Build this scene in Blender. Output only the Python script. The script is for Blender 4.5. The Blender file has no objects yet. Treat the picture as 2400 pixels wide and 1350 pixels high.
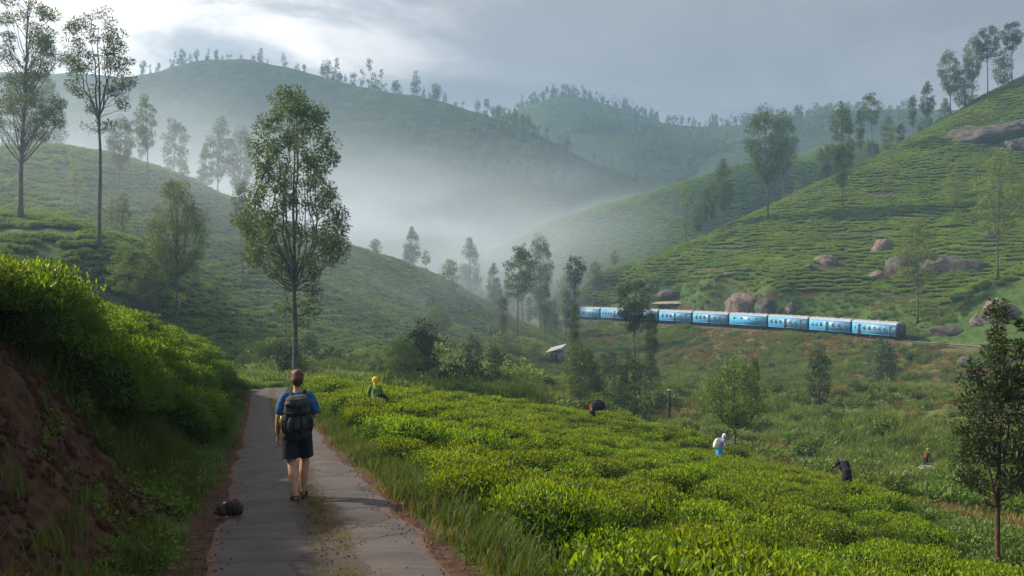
import bpy, bmesh, math, random
import numpy as np
from mathutils import Vector, Matrix, Euler

# ------------------------------------------------------------------ camera, sky, sun, exposure
SC = bpy.context.scene
COL = SC.collection
RNG = np.random.default_rng(7)
random.seed(7)
FPX = 2078.0                                  # focal length in photo pixels (2400 wide)

cam_data = bpy.data.cameras.new('camera')
cam_data.sensor_width = 36.0
cam_data.lens = 36.0 * FPX / 2400.0
cam_data.clip_start = 0.1
cam_data.clip_end = 6000.0
cam = bpy.data.objects.new('camera', cam_data)
cam.location = (0.0, 0.0, 0.0)
cam.rotation_euler = (math.radians(90.0), 0.0, 0.0)
COL.objects.link(cam)
SC.camera = cam

SUN_AZ, SUN_EL = math.radians(-72.0), math.radians(35.0)      # azimuth from +Y, clockwise
SUN_DIR = Vector((math.sin(SUN_AZ) * math.cos(SUN_EL), math.cos(SUN_AZ) * math.cos(SUN_EL), math.sin(SUN_EL)))

world = bpy.data.worlds.new('World')
SC.world = world
world.use_nodes = True


def N(nt, typ, **kw):
    n = nt.nodes.new(typ)
    for k, v in kw.items():
        if k.startswith('in_'):
            n.inputs[k[3:]].default_value = v
        else:
            setattr(n, k, v)
    return n


def L(nt, a, b):
    nt.links.new(a, b)


def math_node(nt, op, a, b=None, c=None, clamp=False):
    n = nt.nodes.new('ShaderNodeMath')
    n.operation = op
    n.use_clamp = clamp
    for i, v in enumerate((a, b, c)):
        if v is None:
            continue
        if isinstance(v, (int, float)):
            n.inputs[i].default_value = v
        else:
            nt.links.new(v, n.inputs[i])
    return n.outputs[0]


def map_range(nt, v, a, b, c=0.0, d=1.0, smooth=True):
    n = nt.nodes.new('ShaderNodeMapRange')
    n.interpolation_type = 'SMOOTHSTEP' if smooth else 'LINEAR'
    nt.links.new(v, n.inputs['Value'])
    for k, x in (('From Min', a), ('From Max', b), ('To Min', c), ('To Max', d)):
        n.inputs[k].default_value = x
    return n.outputs['Result']


def mix_col(nt, f, a, b, blend='MIX'):
    n = nt.nodes.new('ShaderNodeMix')
    n.data_type = 'RGBA'
    n.blend_type = blend
    n.clamp_factor = True
    if isinstance(f, (int, float)):
        n.inputs[0].default_value = f
    else:
        nt.links.new(f, n.inputs[0])
    for i, v in ((6, a), (7, b)):
        if isinstance(v, tuple):
            n.inputs[i].default_value = (v[0], v[1], v[2], 1.0)
        else:
            nt.links.new(v, n.inputs[i])
    return n.outputs[2]


def noise(nt, scale, detail=3.0, rough=0.55, vec=None, out='Fac', dist=0.0):
    n = nt.nodes.new('ShaderNodeTexNoise')
    n.inputs['Scale'].default_value = scale
    n.inputs['Detail'].default_value = detail
    n.inputs['Roughness'].default_value = rough
    n.inputs['Distortion'].default_value = dist
    if vec is not None:
        nt.links.new(vec, n.inputs['Vector'])
    return n.outputs[out]


def build_world():
    nt = world.node_tree
    nt.nodes.clear()
    out = N(nt, 'ShaderNodeOutputWorld')
    sky = N(nt, 'ShaderNodeTexSky', sky_type='NISHITA', sun_disc=False)
    sky.sun_elevation = SUN_EL
    sky.sun_rotation = SUN_AZ
    sky.altitude = 1600.0
    sky.dust_density = 2.0
    bg_clear = N(nt, 'ShaderNodeBackground')
    bg_clear.inputs['Strength'].default_value = 0.06
    L(nt, sky.outputs[0], bg_clear.inputs['Color'])
    # a thin overcast deck, the direction projected onto a flat cloud layer
    tc = N(nt, 'ShaderNodeTexCoord')
    sep = N(nt, 'ShaderNodeSeparateXYZ')
    L(nt, tc.outputs['Generated'], sep.inputs[0])
    x, y, z = sep.outputs
    zc = math_node(nt, 'MAXIMUM', z, 0.0)
    zz = math_node(nt, 'ADD', zc, 0.10)
    px = math_node(nt, 'DIVIDE', x, zz)
    py = math_node(nt, 'DIVIDE', y, zz)
    comb = N(nt, 'ShaderNodeCombineXYZ')
    L(nt, px, comb.inputs[0])
    L(nt, py, comb.inputs[1])
    n1 = noise(nt, 0.75, 7.0, 0.6, comb.outputs[0], dist=0.5)
    n2 = noise(nt, 1.5, 9.0, 0.62, comb.outputs[0], dist=0.5)
    dt = N(nt, 'ShaderNodeVectorMath', operation='DOT_PRODUCT')
    L(nt, tc.outputs['Generated'], dt.inputs[0])
    dt.inputs[1].default_value = SUN_DIR
    d = dt.outputs['Value']
    # thin cloud glows towards the sun; thick blue-grey cloud away from it
    wob = math_node(nt, 'MULTIPLY_ADD', math_node(nt, 'SUBTRACT', n1, 0.5), 0.65, d)
    glow = map_range(nt, wob, 0.40, 0.72)
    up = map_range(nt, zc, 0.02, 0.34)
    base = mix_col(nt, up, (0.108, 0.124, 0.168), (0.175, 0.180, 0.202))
    base = mix_col(nt, map_range(nt, zc, 0.34, 0.85), base, (0.34, 0.345, 0.37))  # overhead sky, out of view, brightened to lift the dark left bank
    patch = map_range(nt, n1, 0.35, 0.70)
    base = mix_col(nt, math_node(nt, 'MULTIPLY', patch, 0.75), base, (0.275, 0.270, 0.285))
    bright = mix_col(nt, map_range(nt, n2, 0.40, 0.58), (0.40, 0.40, 0.425), (0.90, 0.845, 0.81))
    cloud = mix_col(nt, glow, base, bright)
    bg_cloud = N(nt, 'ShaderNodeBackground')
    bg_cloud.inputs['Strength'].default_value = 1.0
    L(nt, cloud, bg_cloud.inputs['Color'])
    cover = math_node(nt, 'MULTIPLY', map_range(nt, n2, 0.15, 0.45, 0.86, 0.97), 1.0)
    mx = N(nt, 'ShaderNodeMixShader')
    L(nt, cover, mx.inputs[0])
    L(nt, bg_clear.outputs[0], mx.inputs[1])
    L(nt, bg_cloud.outputs[0], mx.inputs[2])
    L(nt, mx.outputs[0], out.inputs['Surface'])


build_world()
world.cycles.sampling_method = 'MANUAL'
world.cycles.sample_map_resolution = 512

sun_data = bpy.data.lights.new('sun', 'SUN')
sun_data.energy = 5.0
sun_data.angle = math.radians(1.2)
sun_data.color = (1.0, 0.895, 0.74)
sun = bpy.data.objects.new('sun', sun_data)
sun.rotation_euler = (-SUN_DIR).to_track_quat('-Z', 'Y').to_euler()
sun.location = SUN_DIR * 100.0
COL.objects.link(sun)

SC.view_settings.view_transform = 'Standard'
SC.view_settings.look = 'None'
SC.view_settings.exposure = 0.80
SC.view_settings.gamma = 1.0
SC.view_settings.use_curve_mapping = False
SC.render.engine = 'CYCLES'
cy = SC.cycles
cy.max_bounces = 6
cy.diffuse_bounces = 2
cy.glossy_bounces = 1
cy.transmission_bounces = 3
cy.transparent_max_bounces = 6
cy.volume_bounces = 1
cy.volume_max_steps = 128
cy.use_denoising = True
cy.caustics_reflective = False
cy.caustics_refractive = False


# ------------------------------------------------------------------ helpers
def pt(u, v, Y):
    return ((u - 1200.0) / FPX * Y, Y, (675.0 - v) / FPX * Y)


def smooth(a, b, x):
    t = np.clip((np.asarray(x, float) - a) / (b - a), 0.0, 1.0)
    return t * t * (3 - 2 * t)


def mesh_np(name, V, F, mats=(), smooth_shade=False, fmat=None, attrs=None):
    """One mesh from numpy vertices and a list of face arrays (all triangles / all quads)."""
    if not isinstance(F, (list, tuple)):
        F = [F]
    F = [np.asarray(f, np.int32) for f in F if len(f)]
    V = np.asarray(V, np.float32)
    me = bpy.data.meshes.new(name)
    me.vertices.add(len(V))
    me.vertices.foreach_set('co', V.ravel())
    loops = np.concatenate([f.ravel() for f in F]) if F else np.zeros(0, np.int32)
    tot = np.concatenate([np.full(len(f), f.shape[1], np.int32) for f in F]) if F else np.zeros(0, np.int32)
    start = np.concatenate([[0], np.cumsum(tot)[:-1]]).astype(np.int32) if len(tot) else tot
    me.loops.add(len(loops))
    me.loops.foreach_set('vertex_index', loops)
    me.polygons.add(len(tot))
    me.polygons.foreach_set('loop_start', start)
    if smooth_shade:
        me.polygons.foreach_set('use_smooth', np.ones(len(tot), bool))
    for m in mats:
        me.materials.append(m)
    if fmat is not None:
        me.polygons.foreach_set('material_index', np.asarray(fmat, np.int32))
    me.update(calc_edges=True)
    for k, arr in (attrs or {}).items():
        a = me.attributes.new(k, 'FLOAT_COLOR', 'POINT')
        arr = np.asarray(arr, np.float32)
        full = np.ones((len(V), 4), np.float32)
        full[:, :arr.shape[1]] = arr
        a.data.foreach_set('color', full.ravel())
    me.validate()
    return me


def obj(name, data, parent=None, loc=None, rot=None, scale=None):
    o = bpy.data.objects.new(name, data)
    COL.objects.link(o)
    if parent is not None:
        o.parent = parent
    if loc is not None:
        o.location = loc
    if rot is not None:
        o.rotation_euler = rot
    if scale is not None:
        o.scale = scale if hasattr(scale, '__len__') else (scale,) * 3
    return o


def tag(o, label=None, cat=None, group=None, kind=None):
    for k, v in (('label', label), ('category', cat), ('group', group), ('kind', kind)):
        if v:
            o[k] = v
    return o


class Geo:
    """Collects shapes and links them as one mesh."""

    def __init__(self):
        self.V, self.F, self.n = [], {}, 0
        self.M = {}

    def add(self, V, F, mi=0):
        V = np.asarray(V, float)
        if not isinstance(F, list) or (F and not hasattr(F[0], 'shape')):
            F = [np.asarray(F)]
        self.V.append(V)
        for f in F:
            if len(f):
                self.F.setdefault(f.shape[1], []).append(f + self.n)
                self.M.setdefault(f.shape[1], []).append(np.full(len(f), mi))
        self.n += len(V)
        return self

    def box(self, c, s, rz=0.0, mi=0, taper=1.0):
        c, s = np.array(c, float), np.array(s, float) / 2
        P = np.array([[x, y, z] for z in (-1, 1) for y in (-1, 1) for x in (-1, 1)], float) * s
        P[4:, :2] *= taper
        cr, sr = math.cos(rz), math.sin(rz)
        P = np.stack([P[:, 0] * cr - P[:, 1] * sr, P[:, 0] * sr + P[:, 1] * cr, P[:, 2]], 1) + c
        return self.add(P, np.array([[0, 2, 3, 1], [4, 5, 7, 6], [0, 1, 5, 4], [2, 6, 7, 3], [0, 4, 6, 2], [1, 3, 7, 5]]), mi)

    def tube(self, P, R, sides=6, mi=0, cap=True, squash=None):
        P = np.asarray(P, float)
        R = np.broadcast_to(np.asarray(R, float), (len(P),))
        T = np.gradient(P, axis=0)
        T /= np.linalg.norm(T, axis=1, keepdims=True) + 1e-9
        ref = np.where(np.abs(T[:, 2:3]) > 0.9, np.array([[1.0, 0, 0]]), np.array([[0, 0, 1.0]]))
        A = np.cross(T, ref)
        A /= np.linalg.norm(A, axis=1, keepdims=True) + 1e-9
        for i in range(1, len(A)):               # keep the frame from flipping
            a = A[i - 1] - T[i] * np.dot(A[i - 1], T[i])
            A[i] = a / (np.linalg.norm(a) + 1e-9)
        B = np.cross(T, A)
        th = np.linspace(0, 2 * np.pi, sides, endpoint=False)
        ring = (np.cos(th)[None, :, None] * A[:, None] + np.sin(th)[None, :, None] * B[:, None]) * R[:, None, None]
        V = (P[:, None] + ring).reshape(-1, 3)
        n = len(P)
        i = np.arange(n - 1)[:, None] * sides
        j = np.arange(sides)[None]
        k = (j + 1) % sides
        F = np.stack([i + j, i + k, i + sides + k, i + sides + j], -1).reshape(-1, 4)
        self.add(V, F, mi)
        if cap:
            base = self.n - len(V)
            for off, rev in ((0, True), ((n - 1) * sides, False)):
                c = P[0] if off == 0 else P[-1]
                idx = np.arange(sides) + base + off
                ids = np.stack([idx, np.roll(idx, -1), np.full(sides, self.n)], 1)
                if rev:
                    ids = ids[:, [1, 0, 2]]
                self.V.append(np.array([c]))
                self.F.setdefault(3, []).append(ids)
                self.M.setdefault(3, []).append(np.full(sides, mi))
                self.n += 1
        return self

    def loft(self, rings, sides=14, mi=0, power=2.0, cap=True):
        """rings: (cx, cy, cz, rx, ry) stacked upwards; a soft elliptical tube."""
        th = np.linspace(0, 2 * np.pi, sides, endpoint=False)
        c, s = np.cos(th), np.sin(th)
        e = 2.0 / power
        cc, ss = np.sign(c) * np.abs(c) ** e, np.sign(s) * np.abs(s) ** e
        V = np.concatenate([np.stack([r[0] + r[3] * cc, r[1] + r[4] * ss, np.full(sides, r[2])], 1) for r in rings])
        n = len(rings)
        i = np.arange(n - 1)[:, None] * sides
        j = np.arange(sides)[None]
        k = (j + 1) % sides
        F = np.stack([i + j, i + k, i + sides + k, i + sides + j], -1).reshape(-1, 4)
        base = self.n
        self.add(V, F, mi)
        if cap:
            for off, r, rev in ((0, rings[0], True), ((n - 1) * sides, rings[-1], False)):
                idx = np.arange(sides) + base + off
                ids = np.stack([idx, np.roll(idx, -1), np.full(sides, self.n)], 1)
                if rev:
                    ids = ids[:, [1, 0, 2]]
                self.V.append(np.array([[r[0], r[1], r[2]]], float))
                self.F.setdefault(3, []).append(ids)
                self.M.setdefault(3, []).append(np.full(sides, mi))
                self.n += 1
        return self

    def mesh(self, name, mats, smooth_shade=False):
        V = np.concatenate(self.V)
        ks = sorted(self.F)
        F = [np.concatenate(self.F[k]) for k in ks]
        M = np.concatenate([np.concatenate(self.M[k]) for k in ks])
        return mesh_np(name, V, F, mats if isinstance(mats, (list, tuple)) else (mats,), smooth_shade, M)

    def build(self, name, mats, parent=None, smooth_shade=False, **kw):
        return obj(name, self.mesh(name, mats, smooth_shade), parent, **kw)


def vnoise(x, y, seed=0):
    """Smooth value noise in 2-D, about -1..1."""
    xi, yi = np.floor(x).astype(np.int64), np.floor(y).astype(np.int64)
    xf, yf = x - xi, y - yi
    u, v = xf * xf * (3 - 2 * xf), yf * yf * (3 - 2 * yf)

    def h(a, b):
        n = (a * 374761393 + b * 668265263 + seed * 974634777) & 0xFFFFFFFF
        n = ((n ^ (n >> 13)) * 1274126177) & 0xFFFFFFFF
        return ((n ^ (n >> 16)) & 0xFFFF) / 32767.5 - 1.0

    return (h(xi, yi) * (1 - u) + h(xi + 1, yi) * u) * (1 - v) + (h(xi, yi + 1) * (1 - u) + h(xi + 1, yi + 1) * u) * v


def fbm(x, y, seed=0, octv=4):
    s, a = 0.0, 1.0
    for o in range(octv):
        s = s + a * vnoise(x * 2 ** o + 17.3 * o, y * 2 ** o - 9.1 * o, seed + o)
        a *= 0.5
    return s / 1.9


# ------------------------------------------------------------------ land shape (one height function in metres)
ROAD_HW = 1.0


def road_profile(Y):
    Y = np.asarray(Y, float)
    return -1.62 - 0.107 * Y + 0.00032 * Y * Y


def _road_points():
    P = [(0.6 - 0.285 * y, y, float(road_profile(y))) for y in np.arange(-14, 57, 1.0)]
    bend = [(-15.36, 56), (-15.95, 58.6), (-16.15, 60.8), (-15.6, 62.8), (-14.2, 64.6), (-11.5, 66.2), (-8, 67.2), (-4, 67.6), (0, 67.4)]
    z = P[-1][2]
    for a, b in zip(bend[:-1], bend[1:]):
        for t in np.linspace(0.25, 1, 4):
            q = (a[0] + (b[0] - a[0]) * t, a[1] + (b[1] - a[1]) * t)
            z -= 0.07 * math.hypot(b[0] - a[0], b[1] - a[1]) / 4
            P.append((q[0], q[1], z))
    P = np.array(P)
    for _ in range(3):
        P[1:-1] = (P[:-2] + 2 * P[1:-1] + P[2:]) / 4
    return P


ROAD = _road_points()
ROAD_S = np.concatenate([[0], np.cumsum(np.linalg.norm(np.diff(ROAD[:, :2], axis=0), axis=1))])


def near_polyline(x, y, P, limit=40.0):
    """signed distance (left of travel positive), index parameter and height of the closest point of a polyline"""
    x, y = np.ravel(np.asarray(x, float)), np.ravel(np.asarray(y, float))
    best = np.full(x.shape, 1e9)
    sg = np.zeros(x.shape)
    tt = np.zeros(x.shape)
    zz = np.zeros(x.shape)
    for i in range(len(P) - 1):
        a, b = P[i], P[i + 1]
        d = b[:2] - a[:2]
        l2 = d @ d
        t = np.clip(((x - a[0]) * d[0] + (y - a[1]) * d[1]) / l2, 0, 1)
        ex, ey = x - (a[0] + t * d[0]), y - (a[1] + t * d[1])
        q = ex * ex + ey * ey
        m = q < best
        best[m] = q[m]
        sg[m] = np.sign(d[0] * ey - d[1] * ex)[m]
        tt[m] = (i + t)[m]
        zz[m] = (a[2] + t * (b[2] - a[2]))[m]
    return np.sqrt(best) * np.where(sg == 0, 1, sg), tt, zz


# the railway: coach ends found from the last coach backwards, each coach 12 m long
COACH_L = 12.0


def _rail_points():
    us = [2103, 2004, 1904, 1801, 1714, 1626, 1546.5, 1481, 1416, 1357]
    vs = [799, 790.5, 780.5, 773.5, 768, 763, 758, 755, 751.5, 748]
    Y = [190.0]
    for a, b in zip(us[:-1], us[1:]):
        y0 = Y[-1]
        x0 = (a - 1200) / FPX * y0
        yy = np.linspace(y0, y0 + 30, 3001)
        d = np.hypot((b - 1200) / FPX * yy - x0, yy - y0)
        Y.append(float(yy[np.argmax(d >= COACH_L)]))
    P = np.array([pt(u, v, y) for u, v, y in zip(us, vs, Y)])
    t = np.arange(len(P))
    c = [np.polyfit(t, P[:, k], 3 if k < 2 else 2) for k in range(3)]
    fine = np.stack([np.polyval(ck, np.linspace(0, 9.0, 46)) for ck in c], 1)
    ext_r = [pt(2560, 838, 160), pt(2450, 827, 167), pt(2330, 815, 175), pt(2220, 807, 182.5)]
    d = fine[-1] - fine[-6]
    ext_l = [fine[-1] + d * k * 0.55 + np.array([-0.6 * k * k, 0, 0]) for k in (1, 2, 3, 4, 5)]
    P = np.array(ext_r + list(fine) + ext_l)
    for _ in range(2):
        P[1:-1] = (P[:-2] + 2 * P[1:-1] + P[2:]) / 4
    s = np.concatenate([[0], np.cumsum(np.linalg.norm(np.diff(P, axis=0), axis=1))])
    q = np.arange(0, s[-1], 2.0)
    return np.stack([np.interp(q, s, P[:, k]) for k in range(3)], 1), fine


RAIL, RAIL_FINE = _rail_points()
RAIL_XY = RAIL


def rail_at(u):
    """height and depth of the track where it crosses the photo column u"""
    uu = 1200 + FPX * RAIL[:, 0] / RAIL[:, 1]
    o = np.argsort(uu)
    return float(np.interp(u, uu[o], RAIL[o, 1])), float(np.interp(u, uu[o], RAIL[o, 2]))


def _control_points():
    C = []

    def P(u, v, Y, dz=0.0):
        x, y, z = pt(u, v, Y)
        C.append((x, y, z + dz))

    def W(x, y, z):
        C.append((x, y, z))
    # --- the tea field right of the road (bush tops minus 0.65)
    for u, v, Y in ((980, 1060, 13.5), (1200, 1170, 9.3), (880, 930, 31), (760, 890, 50), (1685, 1080, 46), (1985, 1145, 34), (1100, 930, 51),
                    (1400, 967, 52), (1560, 1000, 52.5), (1700, 1042, 52), (1700, 1350, 10), (2200, 1320, 15.5), (2150, 1185, 29), (1500, 1150, 20),
                    (900, 905, 50), (1000, 917, 51), (1250, 945, 52), (2330, 1335, 19), (1800, 1250, 17), (1300, 1040, 25), (1850, 1100, 42), (2050, 1150, 33)):
        P(u, v, Y, -0.68)
    # the field breaks down into the gully
    for u, zt, Y in ((700, -8.2, 73), (850, -8.4, 74), (1000, -9.6, 72), (1200, -10.6, 70), (1400, -11.6, 69), (1560, -12.3, 68), (1700, -12.6, 66),
                     (1850, -12.4, 60), (2000, -11.9, 54), (2120, -10.9, 46), (2250, -9.4, 36), (2400, -8.9, 31), (2330, -7.1, 22.5), (2480, -7.0, 22)):
        W((u - 1200) / FPX * Y, Y, zt)
    W(6, 5, -3.7); W(12, 9, -5.2); W(18, 15, -7.2); W(3, 0, -2.6); W(0, -12, -1.2); W(12, -12, -4); W(30, 0, -8); W(30, 20, -9.5); W(45, 30, -12)
    # --- plateau above the road cutting, falling to the left valley
    for y in (-10, 0, 12, 24, 36, 48):
        r = float(road_profile(max(y, -14)))
        W(0.6 - 0.285 * y - 13, y, r + 2.0)
        W(0.6 - 0.285 * y - 26, y, r + 0.5)
    W(-30, 66, -8.5); W(-42, 60, -7.5); W(-55, 40, -3); W(-21, 68, -8.2)
    # --- misty hill on the left
    for u, v, Y in ((-250, 345, 168), (0, 347, 170), (130, 347, 172), (250, 367, 178), (400, 412, 185), (520, 468, 192), (650, 522, 200), (800, 573, 210),
                    (900, 604, 218), (1000, 643, 226), (1090, 690, 234)):
        P(u, v, Y)
        x, y, z = pt(u, v, Y)
        k = 1.24
        W(x * k, y * k, z - 13)
        W(x * 1.5, y * 1.5, z - 30)
    for u, v, Y in ((48, 522, 113), (232, 590, 106), (0, 600, 100), (-150, 600, 100), (-200, 470, 130), (600, 700, 135), (600, 832, 112), (700, 862, 106),
                    (800, 700, 152), (800, 830, 122), (950, 820, 138), (1000, 740, 178), (1090, 780, 190), (1100, 850, 150), (400, 762, 104), (300, 737, 100),
                    (350, 560, 140), (500, 600, 150), (900, 720, 165)):
        P(u, v, Y)
    # --- valley floor
    for u, v, Y in ((1000, 893, 104), (1200, 900, 108), (1200, 842, 160), (1250, 800, 205), (1400, 900, 124), (1400, 962, 94), (1600, 900, 130), (1600, 1000, 88),
                    (1750, 1000, 90), (1800, 905, 132), (1900, 1000, 95), (2000, 1080, 70), (2100, 1000, 93), (2300, 1000, 86), (2300, 1150, 49), (2480, 1000, 80),
                    (2480, 1150, 50), (1900, 940, 115), (2100, 930, 115), (2300, 910, 118), (1180, 760, 262), (1250, 820, 188)):
        P(u, v, Y)
    # --- the railway ledge and the rough bank below it
    for u in (2450, 2330, 2200, 2100, 2000, 1900, 1800, 1700, 1600, 1500, 1420, 1357, 1310):
        Y, z = rail_at(u)
        x = (u - 1200) / FPX * Y
        n = math.hypot(x, Y)
        for off, dz in ((-4.0, -0.15), (3.6, 0.1)):
            W(x * (1 + off / n), Y * (1 + off / n), z + dz)
        W(x * (1 - 20 / n), Y * (1 - 20 / n), z - 5.2 + 0.6 * math.sin(u * 0.02))
    # --- the sunlit hill above the railway
    crest = ((2600, 95, 335), (2400, 187, 330), (2300, 235, 330), (2200, 298, 328), (2120, 338, 326), (2050, 374, 324), (1900, 440, 318), (1800, 490, 312),
             (1700, 534, 306), (1600, 577, 300), (1480, 624, 292), (1380, 668, 286), (1310, 700, 284))
    for u, v, Y in crest:
        P(u, v, Y)
        x, y, z = pt(u, v, Y)
        if u > 1650:
            W(x * 1.10, y * 1.10, z - 3.5 - 4 * (u > 1800))
            W(x * 1.22, y * 1.22, z - 14 - 8 * (u > 1800))
        else:
            W(x * 1.07, y * 1.07, z - 2.2)
    for u, v, Y in ((2100, 712, 206), (1800, 705, 226), (1640, 690, 246), (1500, 690, 262), (2000, 600, 250), (2200, 590, 240), (2400, 560, 236), (2200, 450, 285),
                    (2400, 420, 282), (2400, 300, 308), (1800, 605, 258), (2000, 480, 292), (1600, 640, 268), (2600, 400, 280), (1900, 560, 268), (2300, 370, 300)):
        P(u, v, Y)
    # spur in front of it at the right
    for u, v, Y in ((2150, 744, 198), (2300, 690, 192), (2400, 648, 188), (2550, 590, 186)):
        P(u, v, Y)
    for u, v, Y in ((2300, 668, 214), (2420, 632, 212), (2200, 712, 212)):
        P(u, v, Y)
    # --- farther green spur behind the mist
    for u, v, Y in ((1200, 585, 380), (1290, 525, 390), (1400, 487, 398), (1500, 462, 404), (1600, 440, 410), (1700, 412, 416), (1790, 393, 420), (1950, 350, 430), (2150, 300, 440)):
        P(u, v, Y)
        x, y, z = pt(u, v, Y)
        W(x * 1.12, y * 1.12, z - 12)
    for u, v, Y in ((1350, 575, 355), (1500, 545, 360), (1600, 520, 365), (1170, 690, 330), (1050, 650, 380), (950, 620, 430), (1100, 600, 450)):
        P(u, v, Y)
    W(-60, 300, -4); W(-120, 280, 0); W(-60, 420, 4); W(-190, 330, 8); W(-200, 440, 8); W(-20, 330, 0)
    W(200, 60, -8); W(260, 140, 0); W(150, 20, -10)
    return np.array(C)


CTRL = _control_points()


def _tps_fit(C, smooth_=0.02):
    n = len(C)
    xy = C[:, :2] / 100.0
    r2 = ((xy[:, None] - xy[None]) ** 2).sum(-1)
    K = 0.5 * r2 * np.log(r2 + 1e-12) + np.eye(n) * smooth_ * 0.01
    Pm = np.concatenate([np.ones((n, 1)), xy], 1)
    A = np.zeros((n + 3, n + 3))
    A[:n, :n], A[:n, n:], A[n:, :n] = K, Pm, Pm.T
    b = np.zeros(n + 3)
    b[:n] = C[:, 2]
    return xy, np.linalg.solve(A, b)


_TX, _TW = _tps_fit(CTRL)


def _tps(x, y):
    q = np.stack([np.ravel(x), np.ravel(y)], 1) / 100.0
    out = np.empty(len(q))
    for i in range(0, len(q), 20000):
        c = q[i:i + 20000]
        r2 = ((c[:, None] - _TX[None]) ** 2).sum(-1)
        out[i:i + 20000] = (0.5 * r2 * np.log(r2 + 1e-12)) @ _TW[:-3] + _TW[-3] + c @ _TW[-2:]
    return out


def bank_height(s):
    s = np.asarray(s, float)
    return 2.5 * smooth(0.35, 3.1, s)


def land(x, y, detail=True, full=False):
    """ground height; with full=True also the helper fields used for materials and planting"""
    x, y = np.asarray(x, float), np.asarray(y, float)
    shp = x.shape
    x, y = x.ravel(), y.ravel()
    z = _tps(x, y)
    dist = np.hypot(x, y)
    if detail:
        a = smooth(55, 110, dist)
        gul = smooth(62, 85, dist) * (1 - smooth(165, 200, dist)) * smooth(-12, 8, x)
        z = z + gul * (np.abs(fbm(x / 9.0, y / 9.0, 7, 3)) * 3.4 - 1.6)
        z = z + a * (fbm(x / 17.0, y / 17.0, 3, 4) * 1.1) + smooth(75, 120, dist) * fbm(x / 5.0, y / 5.0, 5, 3) * 0.3
        z = z + (1 - a) * fbm(x / 2.6, y / 2.6, 11, 3) * 0.09
    near = dist < 110
    d = np.full(x.shape, 99.0)
    arc = np.zeros(x.shape)
    if near.any():
        dn, tn, zn = near_polyline(x[near], y[near], ROAD)
        d[near], arc[near] = dn, tn
        zr = np.zeros(x.shape)
        zr[near] = zn
        # bank on the left, fading out where the road bends
        Yr = np.interp(arc, np.arange(len(ROAD)), ROAD[:, 1])
        past = arc > 72
        fade = np.where(past, 0.0, 1 - smooth(48, 60, Yr))
        s = d - ROAD_HW
        zb = zr + bank_height(s) * (0.18 + 0.82 * fade) + np.where(s > 0.3, fbm(x / 1.3, y / 1.3, 21, 3) * 0.13 * smooth(0.2, 1.0, s), 0)
        cutm = smooth(0.4, 0.9, s) * (1 - smooth(2.4, 3.0, s)) * smooth(2.5, 4.0, y) * (1 - smooth(10.4, 12.4, y))
        zb = zb + cutm * (0.42 * fbm(x / 1.0, y / 1.0, 23, 5) + 0.05 * fbm(x / 0.22, y / 0.22, 24, 3))
        wl = (1 - smooth(5.0, 11.0, s)) * (s > 0)
        wl = np.where(past & (d > 0), (1 - smooth(0.3, 2.0, s)) * (s > 0), wl)
        z = np.where((d > 0) & near, z * (1 - wl) + zb * wl, z)
        wr = 1 - smooth(ROAD_HW + 0.25, ROAD_HW + 1.7, np.abs(d))
        onroad = np.abs(d) < ROAD_HW + 1.7
        core = np.where((d > 0) & (~past), (np.abs(d) <= ROAD_HW).astype(float), wr)
        z = np.where(onroad & near, z * (1 - core) + (zr - 0.03) * core, z)
    mid = (dist > 120) & (dist < 360) & (x > -20)
    rd = np.full(x.shape, 99.0)
    if mid.any():
        r, t, zz = near_polyline(x[mid], y[mid], RAIL)
        rd[mid] = np.abs(r)
        w = 1 - smooth(2.3, 5.0, np.abs(r))
        z[mid] = z[mid] * (1 - w) + (zz - 0.25) * w
    if full:
        return z.reshape(shp), d.reshape(shp), arc.reshape(shp), rd.reshape(shp)
    return z.reshape(shp)


def land1(x, y):
    return float(land(np.array([x]), np.array([y]))[0])


def ray_hit(u, v, y0=6.0, y1=470.0):
    """first place where the sight line through the photo point meets the land"""
    Y = np.geomspace(y0, y1, 900)
    z = land((u - 1200) / FPX * Y, Y)
    under = (675.0 - v) / FPX * Y < z
    i = int(np.argmax(under)) if under.any() else len(Y) - 1
    return ((u - 1200) / FPX * Y[i], float(Y[i]), float(z[i]))


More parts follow.
